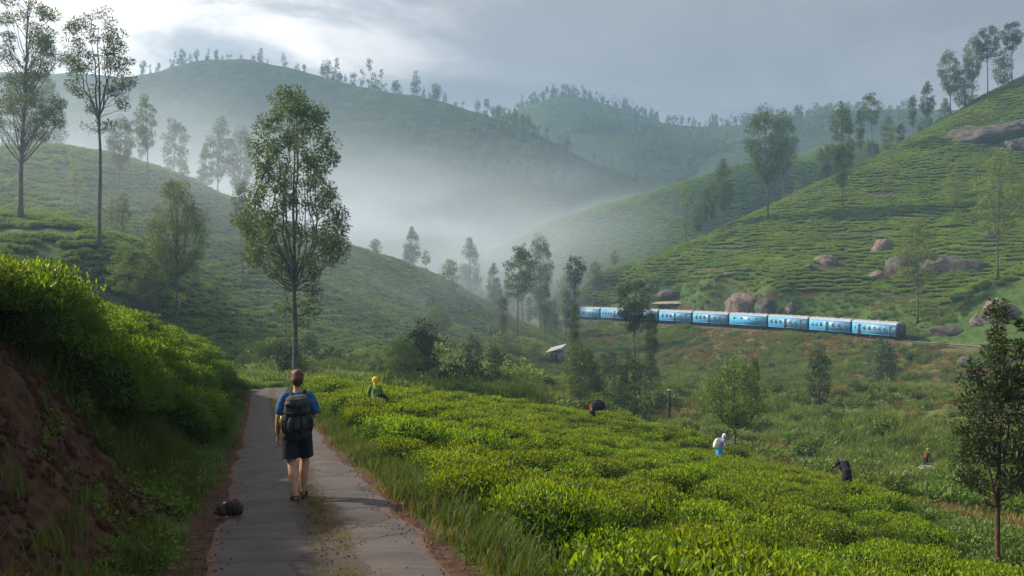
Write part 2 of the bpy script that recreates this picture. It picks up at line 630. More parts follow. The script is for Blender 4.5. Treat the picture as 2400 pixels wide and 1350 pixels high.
# far hills: their own height function
def _far_points():
    C = []

    def P(u, v, Y):
        C.append(pt(u, v, Y))

    def ridge(rows, back):
        for u, v, Y in rows:
            x, y, z = pt(u, v, Y)
            C.append((x, y, z))
            C.append((x * (1 + back / Y), y * (1 + back / Y), z - back * 0.38))
            C.append((x * (1 - 45 / Y), y * (1 - 45 / Y), z - 15))
    ridge(((-350, 200, 615), (-150, 187, 630), (0, 182, 640), (130, 184, 640), (250, 188, 645), (340, 186, 650), (420, 166, 652), (480, 157, 655), (545, 149, 655),
           (620, 157, 655), (700, 172, 655), (800, 197, 650), (900, 219, 640), (1000, 243, 630), (1150, 276, 612), (1250, 308, 600), (1350, 357, 588),
           (1450, 404, 572), (1540, 436, 560)), 70)
    for u, v, Y in ((-200, 300, 560), (100, 300, 560), (300, 310, 555), (500, 310, 552), (700, 320, 550), (900, 340, 545), (1100, 370, 535), (1300, 430, 520),
                    (-200, 420, 490), (100, 420, 485), (400, 430, 482), (700, 440, 478), (900, 450, 472), (1100, 470, 470), (1300, 490, 480)):
        P(u, v, Y)
    for u in (-300, 0, 300, 600, 800, 950, 1100, 1300, 1600, 2000):
        P(u, 545, 440)
        P(u, 600, 395)
    ridge(((1080, 290, 905), (1190, 263, 905), (1260, 238, 903), (1310, 228, 900), (1400, 238, 896), (1480, 263, 888), (1600, 293, 872), (1700, 293, 862),
           (1800, 285, 852), (1900, 268, 846), (2050, 258, 842), (2200, 254, 845), (2400, 245, 850), (2600, 240, 850)), 90)
    for u, v, Y in ((1350, 340, 770), (1500, 370, 745), (1700, 400, 700), (1900, 385, 690), (2100, 370, 690), (2400, 350, 690), (1500, 460, 625), (1650, 450, 610),
                    (1850, 430, 600), (2100, 420, 590), (2400, 400, 590), (1200, 300, 830), (1600, 350, 780)):
        P(u, v, Y)
    return np.array(C)


_FX, _FW = _tps_fit(_far_points(), 0.05)


def far_land(x, y):
    x, y = np.asarray(x, float), np.asarray(y, float)
    shp = x.shape
    q = np.stack([x.ravel(), y.ravel()], 1) / 100.0
    out = np.empty(len(q))
    for i in range(0, len(q), 20000):
        c = q[i:i + 20000]
        r2 = ((c[:, None] - _FX[None]) ** 2).sum(-1)
        out[i:i + 20000] = (0.5 * r2 * np.log(r2 + 1e-12)) @ _FW[:-3] + _FW[-3] + c @ _FW[-2:]
    z = out.reshape(shp)
    z = z + fbm(x / 60.0, y / 60.0, 31, 5) * 5.0 + fbm(x / 14.0, y / 14.0, 37, 3) * 1.1
    return z


# ------------------------------------------------------------------ materials for land
def new_mat(name):
    m = bpy.data.materials.new(name)
    m.use_nodes = True
    nt = m.node_tree
    b = nt.nodes['Principled BSDF']
    return m, nt, b


def ground_material():
    m, nt, b = new_mat('ground_cover')
    geo = N(nt, 'ShaderNodeNewGeometry')
    at = N(nt, 'ShaderNodeAttribute', attribute_name='cover')
    sp = N(nt, 'ShaderNodeSeparateColor')
    L(nt, at.outputs['Color'], sp.inputs[0])
    tea, dry, soil = sp.outputs
    pos = geo.outputs['Position']
    nA = noise(nt, 0.9, 6, 0.62, pos)
    nB = noise(nt, 0.12, 4, 0.55, pos)
    nC = noise(nt, 7.0, 5, 0.6, pos)
    grass = mix_col(nt, map_range(nt, nA, 0.32, 0.68), (0.040, 0.068, 0.016), (0.095, 0.135, 0.034))
    teac = mix_col(nt, map_range(nt, nA, 0.34, 0.66), (0.028, 0.055, 0.012), (0.060, 0.105, 0.020))
    dryc = mix_col(nt, map_range(nt, nA, 0.35, 0.7), (0.060, 0.052, 0.020), (0.125, 0.088, 0.036))
    soilc = mix_col(nt, map_range(nt, nC, 0.3, 0.7), (0.024, 0.012, 0.008), (0.088, 0.043, 0.026))
    c = mix_col(nt, tea, grass, teac)
    wob = math_node(nt, 'MULTIPLY', math_node(nt, 'SUBTRACT', nA, 0.5), 1.1)
    c = mix_col(nt, map_range(nt, math_node(nt, 'ADD', dry, wob), 0.35, 0.65), c, dryc)
    wob2 = math_node(nt, 'MULTIPLY', math_node(nt, 'SUBTRACT', nC, 0.5), 0.7)
    c = mix_col(nt, map_range(nt, math_node(nt, 'ADD', soil, wob2), 0.4, 0.6), c, soilc)
    c = mix_col(nt, math_node(nt, 'MULTIPLY', map_range(nt, nB, 0.4, 0.7), 0.22), c, (0.09, 0.08, 0.03))
    L(nt, c, b.inputs['Base Color'])
    b.inputs['Roughness'].default_value = 0.95
    b.inputs['Specular IOR Level'].default_value = 0.15
    bump = N(nt, 'ShaderNodeBump')
    bump.inputs['Strength'].default_value = 0.6
    bump.inputs['Distance'].default_value = 0.13
    L(nt, nC, bump.inputs['Height'])
    L(nt, bump.outputs[0], b.inputs['Normal'])
    return m


def far_hill_material():
    m, nt, b = new_mat('far_hill_cover')
    geo = N(nt, 'ShaderNodeNewGeometry')
    pos = geo.outputs['Position']
    nA = noise(nt, 0.035, 6, 0.6, pos)
    nB = noise(nt, 0.16, 6, 0.65, pos)
    # plucking rows follow the contours
    sep = N(nt, 'ShaderNodeSeparateXYZ')
    L(nt, pos, sep.inputs[0])
    zz = math_node(nt, 'MULTIPLY_ADD', nB, 5.0, sep.outputs[2])
    rows = math_node(nt, 'SINE', math_node(nt, 'MULTIPLY', zz, 1.9))
    g = mix_col(nt, map_range(nt, nB, 0.3, 0.7), (0.022, 0.038, 0.017), (0.052, 0.072, 0.030))
    wood = mix_col(nt, map_range(nt, nB, 0.35, 0.65), (0.016, 0.030, 0.012), (0.045, 0.065, 0.024))
    c = mix_col(nt, map_range(nt, nA, 0.46, 0.58), g, wood)
    c = mix_col(nt, math_node(nt, 'MULTIPLY', map_range(nt, rows, -0.2, 0.9), 0.35), c, (0.02, 0.034, 0.012))
    c = mix_col(nt, math_node(nt, 'MULTIPLY', map_range(nt, noise(nt, 0.07, 4, 0.6, pos), 0.66, 0.72), 0.6), c, (0.12, 0.085, 0.06))
    L(nt, c, b.inputs['Base Color'])
    b.inputs['Roughness'].default_value = 1.0
    b.inputs['Specular IOR Level'].default_value = 0.1
    bump = N(nt, 'ShaderNodeBump')
    bump.inputs['Strength'].default_value = 1.0
    bump.inputs['Distance'].default_value = 3.0
    L(nt, nB, bump.inputs['Height'])
    L(nt, bump.outputs[0], b.inputs['Normal'])
    return m


GROUND_MAT = ground_material()
FAR_MAT = far_hill_material()

# places of bare red soil, paths and rock aprons on the hills: (u, v, half width px, half height px)
SOIL_SPOTS = [(2010, 548, 100, 3), (1700, 588, 55, 3), (1665, 634, 45, 4), (2120, 700, 140, 4), (70, 548, 150, 6), (330, 505, 110, 3), (2240, 825, 90, 7),
              (1850, 688, 140, 3), (2060, 455, 35, 4), (2170, 1090, 60, 4), (1270, 856, 80, 3), (2300, 880, 70, 9), (560, 515, 50, 3), (1950, 622, 40, 10), (2090, 640, 40, 8), (1600, 715, 60, 6)]


def cover_fields(x, y, z, d, arc, rd):
    """tea / dry grass / bare soil weights (what grows there, nothing about light)"""
    dist = np.hypot(x, y)
    u = 1200 + FPX * x / np.maximum(y, 1)
    v = 675 - FPX * z / np.maximum(y, 1)
    Yr = np.interp(u, *_RAIL_U)
    above = (y > Yr + 4) & (dist > 150)
    field = (dist < 60)
    left = (x < -5) & (dist > 85) & (dist < 330)
    tea = np.where(above | left | field, 1.0, 0.0)
    bank = (u > 1330) & (y > Yr - 46) & (y < Yr - 3) & (dist > 110)
    valley = (dist > 58) & (u > 1150) & (y < Yr - 3) & ~field
    dry = np.where(bank, 0.42 + 0.35 * fbm(x / 9, y / 9, 51, 3), np.where(valley, 0.22 + 0.35 * fbm(x / 14, y / 14, 53, 3), 0.0))
    soil = np.zeros_like(x)
    for a, b, hw, hh in SOIL_SPOTS:
        if b > 900 and False:
            continue
        q = ((u - a) / hw) ** 2 + ((v - b - hh * 1.2 * vnoise(x / 7.0, y / 7.0, 57)) / hh) ** 2 + 0.5 * fbm(x / 3.0, y / 3.0, 58, 2)
        ok = dist > 62
        soil = np.maximum(soil, np.where(ok, 1 - smooth(0.5, 1.25, q), 0))
    soil = np.maximum(soil, np.where(dist > 120, 1 - smooth(2.0, 3.4, rd), 0))
    # edges of the road and the earthy cutting beside the camera
    ad = np.abs(d)
    soil = np.maximum(soil, np.where(dist < 100, 0.75 * (1 - smooth(ROAD_HW + 0.05, ROAD_HW + np.where(d > 0, 0.85, 0.5), ad)), 0))
    s = d - ROAD_HW
    cut = smooth(0.5, 0.9, s) * (1 - smooth(2.3, 2.9, s)) * smooth(2.5, 4.0, y) * (1 - smooth(10.6, 12.0, y + 0.25 * s))
    soil = np.maximum(soil, cut)
    return tea, np.clip(dry, 0, 1), np.clip(soil, 0, 1)


_o = np.argsort(1200 + FPX * RAIL[:, 0] / RAIL[:, 1])
_RAIL_U = ((1200 + FPX * RAIL[:, 0] / RAIL[:, 1])[_o], RAIL[_o, 1])


def polar_sheet(name, radii, angles, fn, mat, cover=True, closed=False):
    R, A = np.meshgrid(radii, angles, indexing='ij')
    x, y = R * np.sin(A), R * np.cos(A)
    attrs = None
    if cover:
        z, d, arc, rd = fn(x, y, True, True)
        t, dr, so = cover_fields(x.ravel(), y.ravel(), z.ravel(), d.ravel(), arc.ravel(), rd.ravel())
        attrs = {'cover': np.stack([t, dr, so], 1)}
    else:
        z = fn(x, y)
    V = np.stack([x.ravel(), y.ravel(), z.ravel()], 1)
    n, m = R.shape
    i = np.arange(n - 1)[:, None] * m
    j = np.arange(m - 1)[None]
    F = np.stack([i + j, i + m + j, i + m + j + 1, i + j + 1], -1).reshape(-1, 4)
    return obj(name, mesh_np(name, V, F, (mat,), True, attrs=attrs))


def build_land():
    core = np.radians(np.linspace(-33.5, 33.5, 560))
    side_l = np.radians(np.linspace(-95, -33.5, 70))[:-1]
    side_r = np.radians(np.linspace(33.5, 95, 70))[1:]
    ang = np.concatenate([side_l, core, side_r])
    near_r = np.concatenate([[0.05], np.geomspace(0.8, 78, 330)])
    mid_r = np.geomspace(77.9, 470, 300)
    tag(polar_sheet('ground', near_r, ang, land, GROUND_MAT), 'near ground with the road cutting and the slope of the tea field', kind='structure')
    tag(polar_sheet('hills', mid_r, ang, land, GROUND_MAT), 'valley and green tea hills on both sides of it', kind='structure')
    far_a = np.radians(np.concatenate([np.linspace(-60, -34, 30)[:-1], np.linspace(-34, 34, 420), np.linspace(34, 60, 30)[1:]]))
    tag(polar_sheet('mountains', np.geomspace(385, 1150, 180), far_a, far_land, FAR_MAT, cover=False), 'hazy far hills with trees along their ridges', kind='structure')
    # land carries on level to the horizon behind everything
    g = Geo()
    th = np.linspace(0, 2 * np.pi, 49)[:-1]
    V = np.concatenate([[[0, 0, -45]], np.stack([np.cos(th) * 3000, np.sin(th) * 3000, np.full(48, -45.0)], 1)])
    idx = np.arange(48)
    g.add(V, np.stack([np.zeros(48, int), idx + 1, (idx + 1) % 48 + 1], 1))
    tag(g.build('terrain', FAR_MAT), 'low land reaching to the horizon', kind='structure')


build_land()


# ------------------------------------------------------------------ haze
def volume_material(name, density, color, aniso):
    m = bpy.data.materials.new(name)
    m.use_nodes = True
    nt = m.node_tree
    nt.nodes.clear()
    out = N(nt, 'ShaderNodeOutputMaterial')
    v = N(nt, 'ShaderNodeVolumePrincipled')
    v.inputs['Color'].default_value = (*color, 1.0)
    v.inputs['Density'].default_value = density
    v.inputs['Anisotropy'].default_value = aniso
    L(nt, v.outputs[0], out.inputs['Volume'])
    return m, nt, v


def build_haze():
    m, nt, v = volume_material('haze_air', 0.00046, (0.40, 0.64, 0.90), 0.25)
    g = Geo().box((0, 600, 86), (3600, 2200, 270))
    tag(g.build('haze', m), 'pale morning haze filling the valley air', kind='stuff')
    # the mist bank lying in the valley: thick at the bottom, thinning upwards and to its sides
    m, nt, v = volume_material('mist_air', 0.0, (0.78, 0.88, 1.0), 0.2)
    pos = N(nt, 'ShaderNodeNewGeometry').outputs['Position']
    sp = N(nt, 'ShaderNodeSeparateXYZ')
    L(nt, pos, sp.inputs[0])
    x, y, z = sp.outputs
    ze = math_node(nt, 'ADD', z, math_node(nt, 'MULTIPLY', math_node(nt, 'MINIMUM', math_node(nt, 'ADD', x, 20.0), 0.0), 0.16))
    ze = math_node(nt, 'ADD', ze, math_node(nt, 'MULTIPLY', math_node(nt, 'MAXIMUM', math_node(nt, 'SUBTRACT', 300.0, y), 0.0), 0.12))
    fz = map_range(nt, ze, 6, 58, 1, 0)
    ex = math_node(nt, 'MULTIPLY', map_range(nt, x, -430, -260), map_range(nt, math_node(nt, 'SUBTRACT', x, math_node(nt, 'MULTIPLY_ADD', math_node(nt, 'SUBTRACT', y, 230.0), 0.18, math_node(nt, 'MULTIPLY', math_node(nt, 'MAXIMUM', math_node(nt, 'SUBTRACT', y, 230.0), 0.0), 0.32))), -45, 30, 1, 0))
    ey = math_node(nt, 'MULTIPLY', map_range(nt, y, 30, 190), map_range(nt, y, 430, 600, 1, 0))
    ez = map_range(nt, z, 85, 115, 1, 0)
    mp = N(nt, 'ShaderNodeMapping')
    mp.inputs['Scale'].default_value = (0.015, 0.015, 0.040)
    L(nt, pos, mp.inputs['Vector'])
    nn = map_range(nt, noise(nt, 1.0, 4, 0.55, mp.outputs[0], dist=0.4), 0.34, 0.66, 0.22, 1.65)
    d = math_node(nt, 'MULTIPLY', math_node(nt, 'MULTIPLY', fz, ex), math_node(nt, 'MULTIPLY', ey, ez))
    d = math_node(nt, 'MULTIPLY', math_node(nt, 'MULTIPLY', d, nn), MIST_DENSITY)
    L(nt, d, v.inputs['Density'])
    g = Geo().box((-150, 350, 45), (560, 510, 140))
    tag(g.build('mist', m), 'bank of white mist lying in the valley', kind='stuff')


MIST_DENSITY = 0.0064
build_haze()


# ------------------------------------------------------------------ plants
def leaf_mat(name, c1, c2, trans=0.35, rough=0.5, spec=0.3, nscale=0.8, young=None, hue=0.0):
    """Leaves: colour varies from clump to clump and plant to plant; light passes through them."""
    m = bpy.data.materials.new(name)
    m.use_nodes = True
    nt = m.node_tree
    nt.nodes.clear()
    out = N(nt, 'ShaderNodeOutputMaterial')
    geo = N(nt, 'ShaderNodeNewGeometry')
    oi = N(nt, 'ShaderNodeObjectInfo')
    wn = N(nt, 'ShaderNodeTexWhiteNoise', noise_dimensions='1D')
    L(nt, geo.outputs['Random Per Island'], wn.inputs['W'])
    n = noise(nt, nscale, 3, 0.6, geo.outputs['Position'])
    f = math_node(nt, 'ADD', math_node(nt, 'MULTIPLY', map_range(nt, n, 0.3, 0.7), 0.5), math_node(nt, 'MULTIPLY', wn.outputs['Value'], 0.5))
    c = mix_col(nt, f, c1, c2)
    if young:
        at = N(nt, 'ShaderNodeAttribute', attribute_name='young')
        c = mix_col(nt, at.outputs['Fac'], c, young)
    hs = N(nt, 'ShaderNodeHueSaturation')
    L(nt, c, hs.inputs['Color'])
    L(nt, math_node(nt, 'MULTIPLY_ADD', oi.outputs['Random'], 0.024, 0.488 + hue), hs.inputs['Hue'])
    L(nt, math_node(nt, 'MULTIPLY_ADD', oi.outputs['Random'], 0.36, 0.82), hs.inputs['Value'])
    b = N(nt, 'ShaderNodeBsdfPrincipled')
    b.inputs['Roughness'].default_value = rough
    b.inputs['Specular IOR Level'].default_value = spec
    L(nt, hs.outputs[0], b.inputs['Base Color'])
    if trans > 0:
        t = N(nt, 'ShaderNodeBsdfTranslucent')
        tc = mix_col(nt, 1.0, hs.outputs[0], (1.25, 1.15, 0.55), 'MULTIPLY')
        L(nt, tc, t.inputs['Color'])
        mx = N(nt, 'ShaderNodeMixShader')
        mx.inputs[0].default_value = trans
        L(nt, b.outputs[0], mx.inputs[1])
        L(nt, t.outputs[0], mx.inputs[2])
        L(nt, mx.outputs[0], out.inputs['Surface'])
    else:
        L(nt, b.outputs[0], out.inputs['Surface'])
    return m


def plain_mat(name, c1, c2, scale=6.0, rough=0.8, spec=0.3, bump=0.3, bdist=0.02, metallic=0.0, obj_space=True, detail=4):
    m, nt, b = new_mat(name)
    if obj_space:
        tc = N(nt, 'ShaderNodeTexCoord')
        vec = tc.outputs['Object']
    else:
        vec = N(nt, 'ShaderNodeNewGeometry').outputs['Position']
    n = noise(nt, scale, detail, 0.6, vec)
    c = mix_col(nt, map_range(nt, n, 0.3, 0.7), c1, c2)
    L(nt, c, b.inputs['Base Color'])
    b.inputs['Roughness'].default_value = rough
    b.inputs['Specular IOR Level'].default_value = spec
    b.inputs['Metallic'].default_value = metallic
    if bump:
        bp = N(nt, 'ShaderNodeBump')
        bp.inputs['Strength'].default_value = bump
        bp.inputs['Distance'].default_value = bdist
        L(nt, n, bp.inputs['Height'])
        L(nt, bp.outputs[0], b.inputs['Normal'])
    return m


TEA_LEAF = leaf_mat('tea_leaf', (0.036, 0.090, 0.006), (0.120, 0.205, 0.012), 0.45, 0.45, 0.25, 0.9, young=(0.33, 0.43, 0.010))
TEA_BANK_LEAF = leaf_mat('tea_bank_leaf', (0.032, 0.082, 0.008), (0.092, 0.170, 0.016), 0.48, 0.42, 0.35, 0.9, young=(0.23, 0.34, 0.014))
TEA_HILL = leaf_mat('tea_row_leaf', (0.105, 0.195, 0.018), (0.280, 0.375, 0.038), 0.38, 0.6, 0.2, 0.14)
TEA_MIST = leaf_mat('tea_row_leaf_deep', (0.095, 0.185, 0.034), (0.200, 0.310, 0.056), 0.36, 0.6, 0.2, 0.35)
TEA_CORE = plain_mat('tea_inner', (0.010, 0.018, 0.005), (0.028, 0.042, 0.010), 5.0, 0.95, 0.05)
OAK_LEAF = leaf_mat('tree_leaf', (0.042, 0.080, 0.020), (0.120, 0.170, 0.044), 0.40, 0.55, 0.3, 0.5)
OAK_LEAF_DARK = leaf_mat('tree_leaf_dark', (0.016, 0.034, 0.010), (0.052, 0.080, 0.018), 0.30, 0.5, 0.3, 0.9)
OAK_LEAF_WARM = leaf_mat('tree_leaf_olive', (0.095, 0.145, 0.036), (0.215, 0.270, 0.075), 0.48, 0.55, 0.3, 0.5)
SHRUB_LEAF = leaf_mat('shrub_leaf', (0.058, 0.115, 0.020), (0.165, 0.235, 0.044), 0.42, 0.5, 0.3, 0.5)
GRASS_MAT = leaf_mat('grass_blade', (0.040, 0.075, 0.016), (0.115, 0.150, 0.032), 0.40, 0.6, 0.2, 0.7)
GRASS_TALL = leaf_mat('grass_blade_tall', (0.066, 0.120, 0.022), (0.215, 0.265, 0.058), 0.45, 0.6, 0.2, 0.12)
GRASS_DRY = leaf_mat('grass_blade_dry', (0.140, 0.112, 0.040), (0.250, 0.185, 0.072), 0.40, 0.7, 0.1, 0.2)
BARK = plain_mat('bark', (0.050, 0.042, 0.036), (0.135, 0.115, 0.098), 3.0, 0.9, 0.2, 0.5, 0.03)
BARK_RED = plain_mat('bark_reddish', (0.045, 0.028, 0.022), (0.12, 0.070, 0.050), 7.0, 0.9, 0.2, 0.5, 0.02)


def leaf_quads(C, Dirs, Ups, Ln, Wd, fold=0.25):
    """pointed leaves folded along the midrib: 4 vertices, two triangles each"""
    n = len(C)
    side = np.cross(Dirs, Ups)
    side /= np.linalg.norm(side, axis=1, keepdims=True) + 1e-9
    nor = np.cross(side, Dirs)
    Ln, Wd = np.broadcast_to(Ln, n)[:, None], np.broadcast_to(Wd, n)[:, None]
    base = C
    tip = C + Dirs * Ln - nor * Ln * 0.12
    mid = C + Dirs * Ln * 0.45
    a = mid + side * Wd * 0.5 + nor * Wd * fold
    b = mid - side * Wd * 0.5 + nor * Wd * fold
    V = np.stack([base, a, tip, b], 1).reshape(-1, 3)
    i = np.arange(n)[:, None] * 4
    F = np.concatenate([i + np.array([[0, 1, 2]]), i + np.array([[0, 2, 3]])])
    return V, F


def unit(v):
    return v / (np.linalg.norm(v, axis=1, keepdims=True) + 1e-9)


def tea_bush_mesh(name, seed, nleaf, leaf, mat, young=0.55, rad=0.74, hgt=0.72, shoots=True):
    """a clipped tea bush: flat plucking top, leafy flanks, dark twiggy inside"""
    r = np.random.default_rng(seed)
    lob = r.normal(0, 1, (7, 3))

    def surf(th, ph):
        rr = 1 + 0.10 * np.sin(3 * th + lob[0, 0]) + 0.08 * np.sin(5 * th + lob[1, 0]) * np.cos(ph) + 0.05 * np.sin(9 * th + 4 * ph + lob[2, 0])
        cx = np.sign(np.cos(ph)) * np.abs(np.cos(ph)) ** 0.62
        return np.stack([rad * rr * cx * np.cos(th), rad * rr * cx * np.sin(th), 0.10 + (hgt - 0.10) * (np.sin(ph) ** 1.1) * (1 + 0.07 * np.sin(7 * th * 0.5 + lob[3, 0]))], 1)
    # dark inner mass
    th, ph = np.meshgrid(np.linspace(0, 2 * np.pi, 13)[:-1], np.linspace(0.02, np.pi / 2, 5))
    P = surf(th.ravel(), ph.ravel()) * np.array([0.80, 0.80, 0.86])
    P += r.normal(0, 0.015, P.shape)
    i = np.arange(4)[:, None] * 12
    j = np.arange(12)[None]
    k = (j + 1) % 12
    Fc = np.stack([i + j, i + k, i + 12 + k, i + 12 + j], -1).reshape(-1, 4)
    th = r.uniform(0, 2 * np.pi, nleaf)
    ph = np.arcsin(np.clip(r.beta(1.15, 1.0, nleaf), 0, 1))
    C = surf(th, ph)
    sh = r.uniform(0.72, 1.05, (nleaf, 1))
    C = C * np.concatenate([sh, sh, 0.12 + 0.88 * sh ** 0.5 * np.ones_like(sh)], 1)
    out = unit(C * np.array([1, 1, 0.4]) / rad)
    topness = np.clip(np.sin(ph), 0, 1)[:, None]
    D = unit(out * (1.15 - topness) + r.normal(0, 0.45, C.shape) + np.array([0, 0, 1.0]) * (0.25 + 0.75 * topness))
    U = unit(np.array([[0, 0, 1.0]]) + r.normal(0, 0.5, C.shape) + out * 0.4)
    ln = leaf * r.uniform(0.65, 1.25, nleaf)
    V, F = leaf_quads(C, D, U, ln, ln * r.uniform(0.36, 0.48, nleaf))
    yg = np.clip((C[:, 2] / hgt - 0.55) * 2.2, 0, 1) * (r.random(nleaf) < young) * r.uniform(0.35, 1, nleaf)
    if shoots:                                   # upright fresh shoots standing above the table
        ns = nleaf // 14
        th = r.uniform(0, 2 * np.pi, ns)
        rr = np.sqrt(r.uniform(0, 0.9, ns))
        C2 = np.stack([rad * rr * np.cos(th), rad * rr * np.sin(th), hgt * (0.97 - 0.14 * rr ** 3) + r.uniform(-0.03, 0.03, ns)], 1)
        D2 = unit(r.normal(0, 0.42, C2.shape) + np.array([0, 0, 1.0]))
        l2 = leaf * r.uniform(0.7, 1.2, ns)
        V2, F2 = leaf_quads(C2, D2, unit(r.normal(0, 1, C2.shape) + np.array([0, 0, 0.2])), l2, l2 * 0.34)
        F = np.concatenate([F, F2 + len(V)])
        V = np.concatenate([V, V2])
        yg = np.concatenate([yg, (r.random(ns) < 0.8) * r.uniform(0.4, 1, ns)])
    allV = np.concatenate([P, V])
    y = np.concatenate([np.zeros(len(P)), np.repeat(yg, 4)])
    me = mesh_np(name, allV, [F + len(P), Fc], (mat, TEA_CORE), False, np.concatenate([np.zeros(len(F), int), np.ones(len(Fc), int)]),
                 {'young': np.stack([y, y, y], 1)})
    return me


def row_bush(name, seed, mat):
    """a length of tea hedge for the farther slopes: dark inside under a skin of leaf sprays"""
    me = tea_bush_mesh(name, seed, 420, 0.20, mat, rad=0.80, hgt=0.66, shoots=False)
    co = np.empty(len(me.vertices) * 3, np.float32)
    me.vertices.foreach_get('co', co)
    co = co.reshape(-1, 3)
    co[:, 0] *= 1.65
    me.vertices.foreach_set('co', co.ravel())
    me.update()
    return me


def hidden_sources(name, meshes):
    """source shapes for the scattered cover; the collection is not linked to the scene"""
    c = bpy.data.collections.new(name)
    for i, me in enumerate(meshes):
        o = bpy.data.objects.new('%s_%c' % (name, 97 + i), me)
        c.objects.link(o)
    return c


def scatter(name, label, P, rot, scl, sources, mat=None):
    """one object that repeats a few small shapes over the given points"""
    P = np.asarray(P, np.float32)
    n = len(P)
    me = bpy.data.meshes.new(name)
    me.vertices.add(n)
    me.vertices.foreach_set('co', P.ravel())
    a = me.attributes.new('turn', 'FLOAT_VECTOR', 'POINT')
    a.data.foreach_set('vector', np.asarray(rot, np.float32).ravel())
    a = me.attributes.new('size', 'FLOAT_VECTOR', 'POINT')
    a.data.foreach_set('vector', np.asarray(scl, np.float32).ravel())
    a = me.attributes.new('pick', 'INT', 'POINT')
    a.data.foreach_set('value', RNG.integers(0, 1000, n).astype(np.int32))
    ng = bpy.data.node_groups.new(name, 'GeometryNodeTree')
    ng.interface.new_socket('Geometry', in_out='INPUT', socket_type='NodeSocketGeometry')
    ng.interface.new_socket('Geometry', in_out='OUTPUT', socket_type='NodeSocketGeometry')
    gi, go = ng.nodes.new('NodeGroupInput'), ng.nodes.new('NodeGroupOutput')
    ci = ng.nodes.new('GeometryNodeCollectionInfo')
    ci.inputs['Collection'].default_value = sources
    ci.inputs['Separate Children'].default_value = True
    ci.inputs['Reset Children'].default_value = True
    ip = ng.nodes.new('GeometryNodeInstanceOnPoints')
    ip.inputs['Pick Instance'].default_value = True

    def attr(nm, typ):
        k = ng.nodes.new('GeometryNodeInputNamedAttribute')
        k.data_type = typ
        k.inputs['Name'].default_value = nm
        return k.outputs['Attribute']
    e2r = ng.nodes.new('FunctionNodeEulerToRotation')
    ng.links.new(attr('turn', 'FLOAT_VECTOR'), e2r.inputs[0])
    ng.links.new(gi.outputs[0], ip.inputs['Points'])
    ng.links.new(ci.outputs[0], ip.inputs['Instance'])
    ng.links.new(e2r.outputs[0], ip.inputs['Rotation'])
    ng.links.new(attr('size', 'FLOAT_VECTOR'), ip.inputs['Scale'])
    ng.links.new(attr('pick', 'INT'), ip.inputs['Instance Index'])
    ng.links.new(ip.outputs[0], go.inputs[0])
    o = obj(name, me)
    md = o.modifiers.new('scatter', 'NODES')
    md.node_group = ng
    return tag(o, label, kind='stuff')


